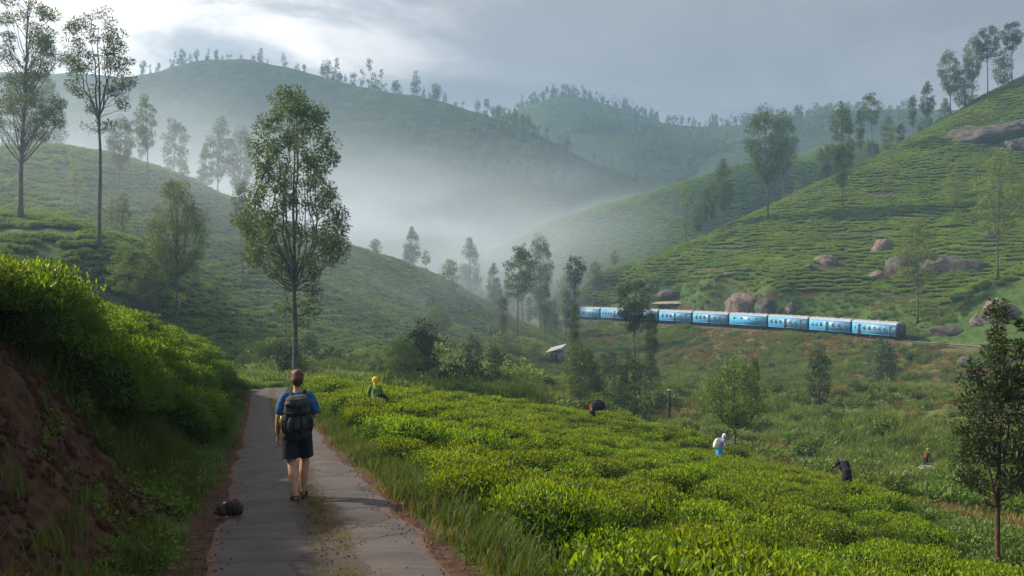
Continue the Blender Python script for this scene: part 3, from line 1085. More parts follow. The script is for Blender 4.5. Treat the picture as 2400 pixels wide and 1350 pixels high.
# ------------------------------------------------------------------ the road
def road_material():
    m, nt, b = new_mat('worn_concrete')
    pos = N(nt, 'ShaderNodeNewGeometry').outputs['Position']
    at = N(nt, 'ShaderNodeAttribute', attribute_name='wear')
    sp = N(nt, 'ShaderNodeSeparateColor')
    L(nt, at.outputs['Color'], sp.inputs[0])
    n1 = noise(nt, 1.3, 6, 0.62, pos)
    n2 = noise(nt, 16.0, 5, 0.65, pos)
    n3 = noise(nt, 60.0, 3, 0.6, pos)
    # streaks across the pour
    mp = N(nt, 'ShaderNodeMapping')
    mp.inputs['Scale'].default_value = (0.7, 6.5, 1.0)
    mp.inputs['Rotation'].default_value = (0, 0, math.radians(-16))
    L(nt, pos, mp.inputs['Vector'])
    n4 = noise(nt, 1.0, 5, 0.6, mp.outputs[0])
    c = mix_col(nt, map_range(nt, n1, 0.3, 0.7), (0.044, 0.036, 0.034), (0.078, 0.065, 0.060))
    c = mix_col(nt, math_node(nt, 'MULTIPLY', map_range(nt, n4, 0.45, 0.75), 0.5), c, (0.108, 0.092, 0.085))
    c = mix_col(nt, math_node(nt, 'MULTIPLY', map_range(nt, n2, 0.5, 0.75), 0.45), c, (0.050, 0.040, 0.037))
    wob = math_node(nt, 'MULTIPLY', math_node(nt, 'SUBTRACT', n2, 0.5), 1.0)
    wob1 = math_node(nt, 'MULTIPLY', math_node(nt, 'SUBTRACT', n1, 0.5), 0.8)
    mid = math_node(nt, 'ADD', math_node(nt, 'ADD', sp.outputs[0], wob), wob1)
    gravel = mix_col(nt, map_range(nt, n3, 0.35, 0.65), (0.016, 0.012, 0.010), (0.070, 0.050, 0.036))
    c = mix_col(nt, map_range(nt, mid, 0.42, 0.62), c, gravel)
    edge = math_node(nt, 'ADD', math_node(nt, 'ADD', sp.outputs[1], wob), wob1)
    dirt = mix_col(nt, map_range(nt, n2, 0.35, 0.65), (0.060, 0.032, 0.021), (0.160, 0.085, 0.053))
    c = mix_col(nt, map_range(nt, edge, 0.45, 0.75), c, dirt)
    cr = N(nt, 'ShaderNodeTexVoronoi', feature='DISTANCE_TO_EDGE')
    cr.inputs['Scale'].default_value = 0.55
    vv = N(nt, 'ShaderNodeVectorMath', operation='ADD')
    L(nt, pos, vv.inputs[0])
    sc = N(nt, 'ShaderNodeVectorMath', operation='SCALE')
    L(nt, noise(nt, 2.2, 4, 0.6, pos, 'Color'), sc.inputs[0])
    sc.inputs['Scale'].default_value = 0.7
    L(nt, sc.outputs[0], vv.inputs[1])
    L(nt, vv.outputs[0], cr.inputs['Vector'])
    crack = map_range(nt, cr.outputs['Distance'], 0.004, 0.018, 1, 0)
    c = mix_col(nt, math_node(nt, 'MULTIPLY', crack, 0.7), c, (0.03, 0.024, 0.02))
    L(nt, c, b.inputs['Base Color'])
    b.inputs['Roughness'].default_value = 0.85
    b.inputs['Specular IOR Level'].default_value = 0.3
    h = math_node(nt, 'ADD', math_node(nt, 'MULTIPLY', n2, 0.6), math_node(nt, 'MULTIPLY', n3, 0.5))
    h = math_node(nt, 'SUBTRACT', math_node(nt, 'ADD', h, math_node(nt, 'MULTIPLY', n4, 0.8)), crack)
    bp = N(nt, 'ShaderNodeBump')
    bp.inputs['Strength'].default_value = 0.7
    bp.inputs['Distance'].default_value = 0.025
    L(nt, h, bp.inputs['Height'])
    L(nt, bp.outputs[0], b.inputs['Normal'])
    return m


def road_frame():
    s = np.arange(2.0, ROAD_S[-1], 0.12)
    P = np.stack([np.interp(s, ROAD_S, ROAD[:, k]) for k in range(3)], 1)
    T = np.gradient(P[:, :2], axis=0)
    T /= np.linalg.norm(T, axis=1, keepdims=True)
    return s, P, np.stack([-T[:, 1], T[:, 0]], 1)


def build_road():
    s, P, Nn = road_frame()
    t = np.linspace(-1, 1, 29)
    wid = ROAD_HW + 0.17 * fbm(s[:, None] * 0.8, np.sign(t)[None] * 9.0 + 0 * s[:, None], 61, 3) + 0.05
    lat = t[None] * wid
    X = P[:, None, 0] + Nn[:, None, 0] * lat
    Y = P[:, None, 1] + Nn[:, None, 1] * lat
    midw = np.exp(-((t[None] + 0.10 + 0.10 * fbm(s[:, None] * 0.35, 0 * s[:, None], 63, 2)) / 0.25) ** 2)
    Z = P[:, None, 2] + 0.012 + 0.035 * (1 - np.abs(t[None]) ** 2) - 0.02 * midw + 0.012 * fbm(X / 0.8, Y / 0.8, 65, 3) - 0.05 * (np.abs(t[None]) > 0.99)
    wear = np.stack([(midw * (1.0 + 0.40 * fbm(X / 1.5, Y / 1.5, 67, 3))).ravel(), (smooth(0.74, 1.0, np.abs(t))[None] + 0 * X).ravel(), 0 * X.ravel()], 1)
    n, m = X.shape
    i = np.arange(n - 1)[:, None] * m
    j = np.arange(m - 1)[None]
    F = np.stack([i + j + 1, i + m + j + 1, i + m + j, i + j], -1).reshape(-1, 4)
    V = np.stack([X.ravel(), Y.ravel(), Z.ravel()], 1)
    F = F[:, ::-1]
    tag(obj('road', mesh_np('road', V, F, (road_material(),), True, attrs={'wear': wear})), 'narrow worn concrete lane running downhill to a bend', kind='structure')


build_road()


# ------------------------------------------------------------------ tea bushes
def plant_tea():
    near_src = [tea_bush_mesh('tea_bush_near', 100 + i, 4200, 0.054, TEA_LEAF) for i in range(5)]
    mid_src = [tea_bush_mesh('tea_bush_mid', 120 + i, 2200, 0.070, TEA_LEAF) for i in range(5)]
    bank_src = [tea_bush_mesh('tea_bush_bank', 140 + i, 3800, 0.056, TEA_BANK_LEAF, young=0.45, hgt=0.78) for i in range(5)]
    far_src = [tea_bush_mesh('tea_bush_far', 160 + i, 1500, 0.080, TEA_LEAF) for i in range(5)]
    r = np.random.default_rng(21)
    # rows follow the contour of the field
    along = np.array([0.66, -0.75])
    across = np.array([0.75, 0.66])
    a, b = np.meshgrid(np.arange(-80, 80, 1.20), np.arange(-40, 90, 1.98))
    q = a[..., None] * along + (b + 0.45 * fbm(a / 6.0, b / 6.0, 71, 2))[..., None] * across
    q = q.reshape(-1, 2) + r.normal(0, 0.08, (a.size, 2))
    x, y = q[:, 0], q[:, 1]
    uu = 1200 + FPX * x / np.maximum(y, 0.5)
    keep = (y > 2.5) & (y < 76) & (uu > 350) & (uu < 2700) & (x < 19)
    x, y = x[keep], y[keep]
    z, d, arc, rd = land(x, y, True, True)
    # outer edge of the field: crest towards the gully
    edge = np.interp(1200 + FPX * x / y, [400, 700, 760, 1000, 1400, 1560, 1700, 1850, 1990, 2100, 2150, 2210, 2290, 2350, 2500],
                     [58, 58, 57, 57, 57.5, 56.5, 54, 47, 40, 35, 31, 26, 21.5, 19.5, 18])
    right = (d < -(ROAD_HW + 0.80 + 0.22 * fbm(x / 2, y / 2, 73, 2))) & (y < edge)
    holes = fbm(x / 2.6, y / 2.6, 75, 2) > 0.50
    right &= ~holes
    # hedge on the outside of the bend
    outer = (d > ROAD_HW + 0.9) & (d < 4.6) & (arc > 70) & (x < -8)
    m = right | outer
    fx, fy, fz = x[m], y[m], z[m]
    # bank left of the road
    S = np.arange(3.2, 78, 0.80)
    bx, by, bs = [], [], []
    for k, off in enumerate((1.15, 1.75, 2.35, 2.95, 3.75, 4.6, 5.5)):
        ss = S + r.normal(0, 0.12, len(S)) + 0.4 * (k % 2)
        P = np.stack([np.interp(ss, ROAD_S, ROAD[:, i]) for i in range(3)], 1)
        T = np.stack([np.interp(ss + 0.5, ROAD_S, ROAD[:, i]) - np.interp(ss - 0.5, ROAD_S, ROAD[:, i]) for i in range(2)], 1)
        T /= np.linalg.norm(T, axis=1, keepdims=True)
        o = ROAD_HW + off + r.normal(0, 0.10, len(ss))
        X, Yv = P[:, 0] - T[:, 1] * o, P[:, 1] + T[:, 0] * o
        yy = P[:, 1]
        lim = np.interp(yy, [0, 6.0, 8.5, 10.8, 13.5, 20, 40, 50, 56, 60], [3.4, 3.3, 2.85, 2.45, 1.35, 1.15, 1.3, 1.3, 1.2, 1.0])
        ok = (off + 0.05 >= lim) & (yy < 59.5) & (yy > 1)
        ok &= ~((yy > 52) & (off > 4.2))
        bx.append(X[ok]); by.append(Yv[ok]); bs.append(np.full(ok.sum(), off))
    bx, by, bs = map(np.concatenate, (bx, by, bs))
    bz = land(bx, by)
    # the nearest three hundred are single plants, the rest one mass
    allx = np.concatenate([fx, bx]); ally = np.concatenate([fy, by]); allz = np.concatenate([fz, bz])
    isb = np.concatenate([np.zeros(len(fx), bool), np.ones(len(bx), bool)])
    u = 1200 + FPX * allx / np.maximum(ally, 0.5)
    v = 675 - FPX * (allz + 0.4) / np.maximum(ally, 0.5)
    inview = (u > -60) & (u < 2460) & (v < 1400) & (ally > 1)
    dist = np.hypot(allx, ally) + np.where(inview, 0, 1000)
    order = np.argsort(dist)
    single = np.zeros(len(allx), bool)
    single[order[:298]] = True
    for i in order[:298]:
        D = dist[i]
        if isb[i]:
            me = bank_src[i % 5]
        else:
            me = near_src[i % 5] if D < 17 else mid_src[i % 5]
        s = r.uniform(0.78, 1.16)
        o = obj('tea_bush', me, loc=(allx[i], ally[i], allz[i] - 0.06), rot=(r.normal(0, 0.06), r.normal(0, 0.06), r.uniform(0, 6.28)),
                scale=(s * r.uniform(0.95, 1.12), s * r.uniform(0.95, 1.12), s * r.uniform(0.82, 1.15)))
        if isb[i]:
            tag(o, 'leafy tea bush on the shaded bank left of the lane', 'tea bush', 'tea bushes on the bank left of the lane')
        else:
            tag(o, 'clipped bright green tea bush in the front of the field right of the lane', 'tea bush', 'front tea bushes in the field right of the lane')
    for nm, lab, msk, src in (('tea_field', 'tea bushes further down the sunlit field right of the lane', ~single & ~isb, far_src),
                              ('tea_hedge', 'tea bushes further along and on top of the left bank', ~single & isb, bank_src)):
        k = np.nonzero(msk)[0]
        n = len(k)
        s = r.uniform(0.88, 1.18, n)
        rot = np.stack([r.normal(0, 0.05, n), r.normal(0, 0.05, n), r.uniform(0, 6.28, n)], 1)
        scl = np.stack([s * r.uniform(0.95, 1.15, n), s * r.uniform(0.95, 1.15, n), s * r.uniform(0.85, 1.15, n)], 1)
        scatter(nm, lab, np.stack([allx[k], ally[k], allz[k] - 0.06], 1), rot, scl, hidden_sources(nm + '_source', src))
    print('tea bushes', len(fx), len(bx))


plant_tea()


def contour_rows(n, u0, u1, y0, y1, dz, seed, test, wob=0.9):
    """points snapped to contour lines of the land, with the direction of the contour"""
    r = np.random.default_rng(seed)
    Y = np.sqrt(r.uniform(y0 ** 2, y1 ** 2, n))
    u = r.uniform(u0, u1, n)
    x, y = (u - 1200) / FPX * Y, Y
    e = 1.2
    for _ in range(2):
        z = land(x, y)
        gx = (land(x + e, y) - land(x - e, y)) / (2 * e)
        gy = (land(x, y + e) - land(x, y - e)) / (2 * e)
        g2 = gx * gx + gy * gy + 0.004
        wv = fbm(x / 11.0, y / 11.0, seed, 3) * wob * dz
        zt = np.round((z + wv) / dz) * dz - wv
        st = np.clip((zt - z) / g2, -3, 3)
        x, y = x + gx * st, y + gy * st
    z, d, arc, rd = land(x, y, True, True)
    ok = test(x, y, z, rd)
    # thin out crowding along the rows
    key = np.round(x / 1.0).astype(np.int64) * 1000003 + np.round(y / 1.0).astype(np.int64)
    _, first = np.unique(key, return_index=True)
    f = np.zeros(n, bool)
    f[first] = True
    ok &= f
    ang = np.arctan2(gx, -gy)
    slope = np.hypot(gx, gy)
    return x[ok], y[ok], z[ok], ang[ok], slope[ok]


def soil_free(x, y, z):
    u, v = 1200 + FPX * x / y, 675 - FPX * z / y
    q = np.full(x.shape, 9.0)
    for a, b, hw, hh in SOIL_SPOTS:
        q = np.minimum(q, ((u - a) / (hw + 4)) ** 2 + ((v - b) / (hh + 3)) ** 2)
    return q > 0.75 + 0.3 * fbm(x / 4, y / 4, 81, 2)


def crest_depth(u):
    return np.interp(u, [1250, 1310, 1480, 1700, 1900, 2050, 2200, 2400, 2600], [284, 284, 292, 306, 318, 324, 328, 330, 335])


def plant_hill_rows():
    def right(x, y, z, rd):
        u = 1200 + FPX * x / y
        v = 675 - FPX * z / y
        Yr = np.interp(u, *_RAIL_U)
        ok = (y > Yr + 9 + 4 * fbm(x / 9, y / 9, 83, 2)) & (y < crest_depth(u) + 6) & (u > 1290) & (u < 2690) & soil_free(x, y, z)
        ok &= ~((u > 1480) & (u < 1760) & (v > 655 + 12 * fbm(x / 6, y / 6, 84, 2)))        # rough ground above the train
        ok &= ~((u > 1760) & (u < 2140) & (v > 688))
        ok &= ~((u > 2110) & (v > 752 - 0.36 * (u - 2110)) & (v > 640))
        ok &= fbm(x / 6.0, y / 6.0, 85, 3) < 0.55
        return ok
    x, y, z, ang, sl = contour_rows(105000, 1280, 2700, 185, 345, 0.98, 31, right, 1.9)
    n = len(x)
    r = np.random.default_rng(5)
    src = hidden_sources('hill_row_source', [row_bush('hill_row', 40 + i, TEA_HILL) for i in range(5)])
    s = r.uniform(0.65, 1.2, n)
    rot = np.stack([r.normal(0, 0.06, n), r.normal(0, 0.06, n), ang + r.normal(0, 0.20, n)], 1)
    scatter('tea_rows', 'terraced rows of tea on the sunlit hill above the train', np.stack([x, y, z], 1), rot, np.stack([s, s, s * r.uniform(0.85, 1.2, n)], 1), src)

    def left(x, y, z, rd):
        u = 1200 + FPX * x / y
        v = 675 - FPX * z / y
        ok = (u < 1130) & soil_free(x, y, z) & (fbm(x / 6.0, y / 6.0, 87, 3) < 0.5)
        ok &= v < 845 - 0.045 * np.maximum(u - 700, 0) + 14 * fbm(x / 6, y / 6, 88, 2)
        return ok
    x, y, z, ang, sl = contour_rows(112000, -520, 1130, 84, 245, 0.66, 32, left, 3.0)
    n = len(x)
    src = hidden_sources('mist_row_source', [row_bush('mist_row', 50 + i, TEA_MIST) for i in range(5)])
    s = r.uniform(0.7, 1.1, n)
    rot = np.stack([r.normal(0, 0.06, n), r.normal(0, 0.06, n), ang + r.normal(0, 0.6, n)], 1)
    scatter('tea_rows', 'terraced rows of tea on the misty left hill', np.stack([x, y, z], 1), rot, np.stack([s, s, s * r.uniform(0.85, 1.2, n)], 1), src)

    def patch(x, y, z, rd):
        u = 1200 + FPX * x / y
        v = 675 - FPX * z / y
        return (u > 1138) & (u < 1345 + 20 * fbm(x / 8, y / 8, 97, 2)) & (v > 748 + 0.10 * (1330 - u)) & (v < 838) & (rd > 6)
    x, y, z, ang, sl = contour_rows(16000, 1130, 1370, 140, 275, 0.7, 34, patch)
    n = len(x)
    s = r.uniform(0.6, 1.0, n)
    rot = np.stack([0 * s, 0 * s, ang + r.normal(0, 0.15, n)], 1)
    scatter('tea_rows', 'small green patch of tea rows below the front of the train', np.stack([x, y, z], 1), rot, np.stack([s, s, s], 1), src)

    def spur(x, y, z, rd):
        u = 1200 + FPX * x / y
        return (y > crest_depth(u) + 14) & (u > 1150) & (u < 1900) & (fbm(x / 9.0, y / 9.0, 89, 3) < 0.5)
    x, y, z, ang, sl = contour_rows(40000, 1150, 1900, 300, 425, 1.0, 33, spur)
    n = len(x)
    s = r.uniform(1.0, 1.6, n)
    rot = np.stack([0 * s, 0 * s, ang + r.normal(0, 0.12, n)], 1)
    scatter('tea_rows', 'rows of tea on the pale green spur behind the mist', np.stack([x, y, z], 1), rot, np.stack([s, s, s], 1), src)
    print('rows done')


plant_hill_rows()


# ------------------------------------------------------------------ trees
def tree_meshes(name, H, seed, crown, nclump, nleaf, leaf, clump_r, trunk_r=None, steep=1.1, fork=None, lean=0.02, mat=None, bark=None,
                stems=1, flat=0.75, shell=0.55, limb_r=0.30, side=(0, 0), dead=0, sides=6, aspect=0.42, droop=0.0, extra=None, hollow=0.0, leaders=0):
    """trunk mesh and crown mesh of a tree H metres tall standing at the origin.
    crown: list of (relative height, radius in metres) that gives the outline."""
    r = np.random.default_rng(seed)
    mat, bark = mat or OAK_LEAF, bark or BARK
    hs, rs = np.array([c[0] for c in crown]) * H, np.array([c[1] for c in crown])
    trunk_r = trunk_r or H * 0.011
    g = Geo()
    # main stem
    top = hs[-1] - 0.06 * H
    t = np.linspace(0, 1, 12)
    wob = np.cumsum(r.normal(0, 0.006 * H, (12, 2)), axis=0) * np.linspace(0, 1, 12)[:, None]
    T = np.stack([wob[:, 0] + side[0] * t * t, wob[:, 1] + side[1] * t * t, t * top], 1)
    R = trunk_r * (1 - 0.86 * t ** 0.9)
    R[0] *= 1.35
    g.tube(T, R, sides)

    def stem_at(h):
        q = np.clip(h / top, 0, 1)
        return np.array([np.interp(q, t, T[:, k]) for k in range(3)])
    # clump centres inside the outline, mostly near its skin, kept apart
    cen = []
    tries = 0
    while len(cen) < nclump and tries < nclump * 60:
        tries += 1
        h = r.uniform(hs[0], hs[-1])
        rad = np.interp(h, hs, rs)
        if r.random() > (rad / rs.max()) ** 0.9 + 0.06:
            continue
        q = rad * (shell + (1 - shell) * r.random()) if r.random() < 0.8 else rad * math.sqrt(r.random())
        if h < hollow * H and q < 0.72 * rad:
            continue
        a = r.uniform(0, 2 * np.pi)
        c = stem_at(h) * np.array([1, 1, 0]) + np.array([q * math.cos(a), q * math.sin(a), h])
        if cen and min(np.linalg.norm((c - k) * np.array([1, 1, 1.2])) for k in cen) < clump_r * (1.05 if tries < nclump * 30 else 0.6):
            continue
        cen.append(c)
    for e in (extra or ()):
        cen.append(np.array(e, float))
    if not cen:
        cen.append(np.array([0, 0, hs[-1]]))
    cen = np.array(cen)
    # limbs: each clump hangs on a limb that leaves the stem lower down
    lo = (fork if fork is not None else crown[0][0] * 0.9) * H
    lead = []
    for i in range(leaders):                      # several stems rise side by side from the fork
        a = 2 * np.pi * (i + r.uniform(-0.3, 0.3)) / leaders
        hl = r.uniform(0.76, 0.97) * H
        k = np.linspace(0, 1, 12)
        zz = lo * r.uniform(0.97, 1.12) + (hl - lo) * k
        rad = np.interp(zz, hs, rs) * r.uniform(0.22, 0.62)
        rad = np.minimum(rad, np.max(rs) * 0.62) * np.clip(k / 0.32, 0, 1) ** 0.8
        base = np.array([stem_at(z) for z in zz])
        P = np.stack([base[:, 0] + rad * math.cos(a), base[:, 1] + rad * math.sin(a), zz], 1)
        P[1:-1] += r.normal(0, 0.006 * H, (10, 3)) * np.array([1, 1, 0.3])
        rl = trunk_r * r.uniform(0.30, 0.48) * (1 - 0.85 * k)
        g.tube(P, rl, max(4, sides - 2), cap=False)
        lead.append((P, rl))
    for c in cen:
        if leaders and c[2] > lo * 1.08:
            best = None
            for P, rl in lead:
                q = P[:, :2] - c[:2]
                dh = np.hypot(q[:, 0], q[:, 1])
                tgt = np.abs(P[:, 2] - (c[2] - (0.5 + 0.5 * r.random()) * dh)) + dh * 0.6
                i = int(np.argmin(tgt))
                if best is None or tgt[i] < best[0]:
                    best = (tgt[i], P[i], rl[i])
            p0, r0 = best[1], max(best[2] * 0.5, trunk_r * 0.05)
            k = np.linspace(0, 1, 5)
            P = p0[None] + (c - p0)[None] * np.stack([k ** 0.85, k ** 0.85, k ** 1.25], 1)
            P[1:-1] += r.normal(0, 0.03 * np.linalg.norm(c - p0) + 0.01, (3, 3))
            g.tube(P, r0 * (1 - 0.7 * k), 4, cap=False)
            for _ in range(4):
                e = c + r.normal(0, 0.6, 3) * clump_r
                s_ = P[2] + (P[4] - P[2]) * r.random()
                g.tube(np.stack([s_, (s_ + e) / 2 + r.normal(0, 0.03, 3) * clump_r, e]), [r0 * 0.4, r0 * 0.25, r0 * 0.1], 3, cap=False)
            continue
        dd = np.linalg.norm(c[:2] - stem_at(c[2])[:2])
        h0 = np.clip(c[2] - steep * dd - r.uniform(0.02, 0.10) * H, lo * r.uniform(0.9, 1.08), top)
        if c[2] < lo:
            h0 = max(c[2] - 0.02 * H, 0.05 * H)
        p0 = stem_at(h0)
        k = np.linspace(0, 1, 6)
        bend = np.where(steep > 0.9, 1.5, 1.0)
        P = p0[None] + (c - p0)[None] * np.stack([k ** (0.75 if steep > 1.4 else 0.9), k ** (0.75 if steep > 1.4 else 0.9), k ** bend], 1)
        P[1:-1] += r.normal(0, 0.012 * np.linalg.norm(c - p0), (4, 3))
        r0 = min(trunk_r * limb_r * (1.0 - 0.6 * h0 / H) * r.uniform(0.8, 1.2), trunk_r * 0.6)
        g.tube(P, r0 * (1 - 0.75 * k), max(3, sides - 2), cap=False)
        for _ in range(3):                        # twigs inside the clump
            e = c + r.normal(0, 0.6, 3) * clump_r
            s = P[3] + (P[5] - P[3]) * r.random()
            g.tube(np.stack([s, (s + e) / 2 + r.normal(0, 0.05, 3), e]), [r0 * 0.35, r0 * 0.22, r0 * 0.08], 3, cap=False)
    for _ in range(dead):
        h0 = r.uniform(0.25, 0.7) * H
        p0 = stem_at(h0)
        a = r.uniform(0, 6.28)
        e = p0 + np.array([math.cos(a), math.sin(a), r.uniform(-0.1, 0.4)]) * H * r.uniform(0.04, 0.08)
        g.tube(np.stack([p0, (p0 + e) / 2, e]), [trunk_r * 0.22, trunk_r * 0.14, 0.01], 4, cap=False)
    trunk = g.mesh(name + '_trunk', bark, True)
    # leaf sprays
    per = np.maximum(3, (nleaf * r.uniform(0.6, 1.4, len(cen)) / len(cen)).astype(int))
    which = np.repeat(np.arange(len(cen)), per)
    n = len(which)
    crs = clump_r * r.uniform(0.75, 1.25, len(cen))
    d = unit(r.normal(0, 1, (n, 3)))
    rr = crs[which] * r.random(n) ** 0.45
    off = d * rr[:, None] * np.array([1, 1, flat])
    C = cen[which] + off
    D = unit(d * np.array([1, 1, 0.6]) + r.normal(0, 0.5, (n, 3)) + np.array([0, 0, 0.25 - droop]))
    U = unit(r.normal(0, 0.6, (n, 3)) + np.array([0, 0, 1.0]))
    ln = leaf * r.uniform(0.6, 1.35, n)
    V, F = leaf_quads(C, D, U, ln, ln * aspect * r.uniform(0.8, 1.2, n), 0.15)
    return trunk, mesh_np(name + '_crown', V, F, (mat,), False)


TREE_COUNT = [0]


def put_tree(pair, loc, scale, rz, name, label, group=None, wid=1.0):
    root = obj(name, None, loc=loc, rot=(0, 0, rz), scale=(scale * wid, scale * wid, scale))
    root.empty_display_size = 0.5
    tag(root, label, 'tree', group)
    obj('trunk', pair[0], root)
    obj('crown', pair[1], root)
    TREE_COUNT[0] += 1
    return root


def tree_by_photo(pair, H, u, vbase, vtop, name, label, group=None, Y=None, rz=None, wid=1.0, y0=6.0):
    """stand a tree on the land where the photo shows its foot, as tall as the photo shows it"""
    if Y is None:
        x, y, z = ray_hit(u, vbase, y0)
    else:
        x, y = (u - 1200) / FPX * Y, Y
        z = land1(x, y)
    h = (675 - vtop) / FPX * y - z
    rz = random.uniform(0, 6.28) if rz is None else rz
    return put_tree(pair, (x, y, z - 0.15), h / H, rz, name, label, group, wid)


def build_trees():
    K = {}
    # --- one-off trees
    Hb = 23.0
    K['big'] = tree_meshes('big', Hb, 3, [(0.40, 2.4), (0.46, 4.2), (0.56, 4.4), (0.63, 3.8), (0.72, 3.3), (0.82, 3.3), (0.90, 2.7), (0.96, 1.9), (1.0, 0.6)],
                           120, 21000, 0.31, 0.76, 0.25, steep=3.0, fork=0.33, lean=0, shell=0.80, limb_r=0.40, flat=1.0, aspect=0.34, sides=9, droop=0.45, hollow=0.78, leaders=11,
                           extra=[(1.5, -0.2, 0.36 * Hb), (1.9, 0.3, 0.33 * Hb), (1.1, 0.4, 0.30 * Hb), (1.5, -0.4, 0.27 * Hb), (0.8, -0.2, 0.235 * Hb), (-0.7, 0.2, 0.28 * Hb)])
    K['tall_left'] = tree_meshes('tall_left', 32, 11, [(0.36, 2.6), (0.42, 4.6), (0.50, 4.8), (0.55, 2.4), (0.60, 2.4), (0.68, 4.2), (0.80, 5.2), (0.92, 4.4), (1.0, 1.8)],
                                 84, 15000, 0.32, 1.05, 0.36, steep=0.9, fork=0.27, limb_r=0.30, dead=5, shell=0.6)
    K['forked'] = tree_meshes('forked', 29, 17, [(0.52, 1.6), (0.62, 2.9), (0.74, 4.0), (0.85, 4.1), (0.94, 3.0), (1.0, 1.0)],
                              66, 9000, 0.29, 0.85, 0.28, steep=2.2, fork=0.53, limb_r=0.42, dead=3, shell=0.8, hollow=0.74, leaders=7)
    K['round'] = tree_meshes('round', 17, 23, [(0.36, 1.6), (0.46, 3.0), (0.60, 3.8), (0.76, 3.4), (0.90, 2.2), (1.0, 0.8)],
                             70, 10000, 0.30, 0.98, 0.24, steep=1.5, fork=0.36, shell=0.6, mat=OAK_LEAF_WARM, extra=[(0.4, 0, 3.6), (-0.4, 0.2, 2.8)])
    K['right_edge'] = tree_meshes('right_edge', 6.6, 29, [(0.31, 0.7), (0.37, 1.3), (0.46, 1.2), (0.58, 0.95), (0.72, 0.80), (0.86, 0.55), (1.0, 0.12)],
                                  96, 11000, 0.12, 0.21, 0.075, steep=1.2, fork=0.25, shell=0.5, limb_r=0.38, leaders=5, mat=OAK_LEAF_DARK, bark=BARK_RED, flat=0.9, aspect=0.36, sides=8)
    K['slender'] = tree_meshes('slender', 20, 31, [(0.52, 0.9), (0.62, 1.7), (0.75, 2.2), (0.88, 1.8), (1.0, 0.5)], 32, 3600, 0.34, 0.78, 0.16, steep=1.2, dead=2)
    K['slender_b'] = tree_meshes('slender_b', 20, 37, [(0.42, 0.8), (0.55, 1.6), (0.70, 2.4), (0.84, 2.2), (1.0, 0.6)], 36, 4200, 0.34, 0.78, 0.17, steep=1.4)
    K['cone'] = tree_meshes('cone', 18, 41, [(0.36, 1.4), (0.46, 2.7), (0.60, 2.5), (0.78, 1.9), (0.90, 1.1), (1.0, 0.2)], 52, 7000, 0.34, 0.80, 0.17, steep=0.8)
    K['oval'] = tree_meshes('oval', 20, 43, [(0.38, 1.4), (0.48, 2.8), (0.62, 3.6), (0.78, 3.4), (0.90, 2.4), (1.0, 0.8)], 70, 9500, 0.34, 1.0, 0.20, steep=1.2)
    K['column'] = tree_meshes('column', 22, 47, [(0.30, 0.8), (0.42, 1.5), (0.60, 1.9), (0.78, 1.9), (0.92, 1.3), (1.0, 0.4)], 56, 6800, 0.34, 0.80, 0.17, steep=0.9)
    K['spindly'] = tree_meshes('spindly', 14, 53, [(0.30, 0.5), (0.50, 0.9), (0.75, 1.0), (1.0, 0.3)], 16, 700, 0.34, 0.5, 0.10, steep=1.0, mat=OAK_LEAF_WARM)
    K['sparse'] = tree_meshes('sparse', 18, 59, [(0.38, 1.6), (0.52, 3.2), (0.68, 3.6), (0.84, 2.6), (1.0, 0.8)], 46, 3800, 0.34, 0.85, 0.15, steep=1.0, mat=OAK_LEAF_WARM, shell=0.45)
    K['open'] = tree_meshes('open', 18, 61, [(0.34, 1.2), (0.46, 2.8), (0.60, 3.0), (0.76, 2.2), (0.90, 1.6), (1.0, 0.5)], 44, 5200, 0.34, 0.8, 0.16, steep=0.9, mat=OAK_LEAF_WARM, shell=0.5)
    K['bushy'] = tree_meshes('bushy', 8, 67, [(0.10, 1.2), (0.25, 2.1), (0.50, 2.4), (0.75, 1.9), (0.92, 1.1), (1.0, 0.4)], 46, 3200, 0.34, 0.75, 0.14, steep=0.9, fork=0.1)
    K['bushy_dark'] = tree_meshes('bushy_dark', 8, 71, [(0.12, 0.9), (0.28, 1.7), (0.52, 2.0), (0.76, 1.6), (0.92, 0.9), (1.0, 0.3)], 42, 3000, 0.32, 0.70, 0.14, steep=0.9, fork=0.1, mat=OAK_LEAF_DARK)
    K['broad'] = tree_meshes('broad', 8.5, 73, [(0.34, 1.4), (0.44, 2.5), (0.60, 2.9), (0.78, 2.4), (0.92, 1.4), (1.0, 0.5)], 60, 5200, 0.30, 0.75, 0.17, steep=1.2, fork=0.3, mat=SHRUB_LEAF)
    K['ivy'] = tree_meshes('ivy', 17, 79, [(0.10, 0.7), (0.30, 0.8), (0.55, 0.7), (0.75, 0.9), (0.86, 1.8), (0.95, 1.6), (1.0, 0.7)], 48, 3600, 0.34, 0.6, 0.20, steep=0.8, fork=0.1, mat=OAK_LEAF_DARK)
    K['tuft_top'] = tree_meshes('tuft_top', 18, 83, [(0.55, 1.2), (0.66, 2.6), (0.80, 2.8), (0.92, 1.8), (1.0, 0.5)], 42, 6000, 0.32, 0.8, 0.17, steep=1.1, mat=OAK_LEAF_DARK, dead=3)
    # distant kinds, few leaves
    far = []
    rr = np.random.default_rng(97)
    for i in range(8):
        c0 = rr.uniform(0.30, 0.48) if i < 4 else rr.uniform(0.04, 0.16)
        w = rr.uniform(2.0, 3.6)
        far.append(tree_meshes('far_%c' % (97 + i), 18, 200 + i, [(c0, w * 0.45), (c0 + 0.15, w), (0.78, w * rr.uniform(0.7, 1.0)), (0.92, w * 0.5), (1.0, 0.3)],
                               int(rr.integers(13, 20)), 420, 0.95, 1.15, 0.22, steep=1.0, sides=5, aspect=0.6))
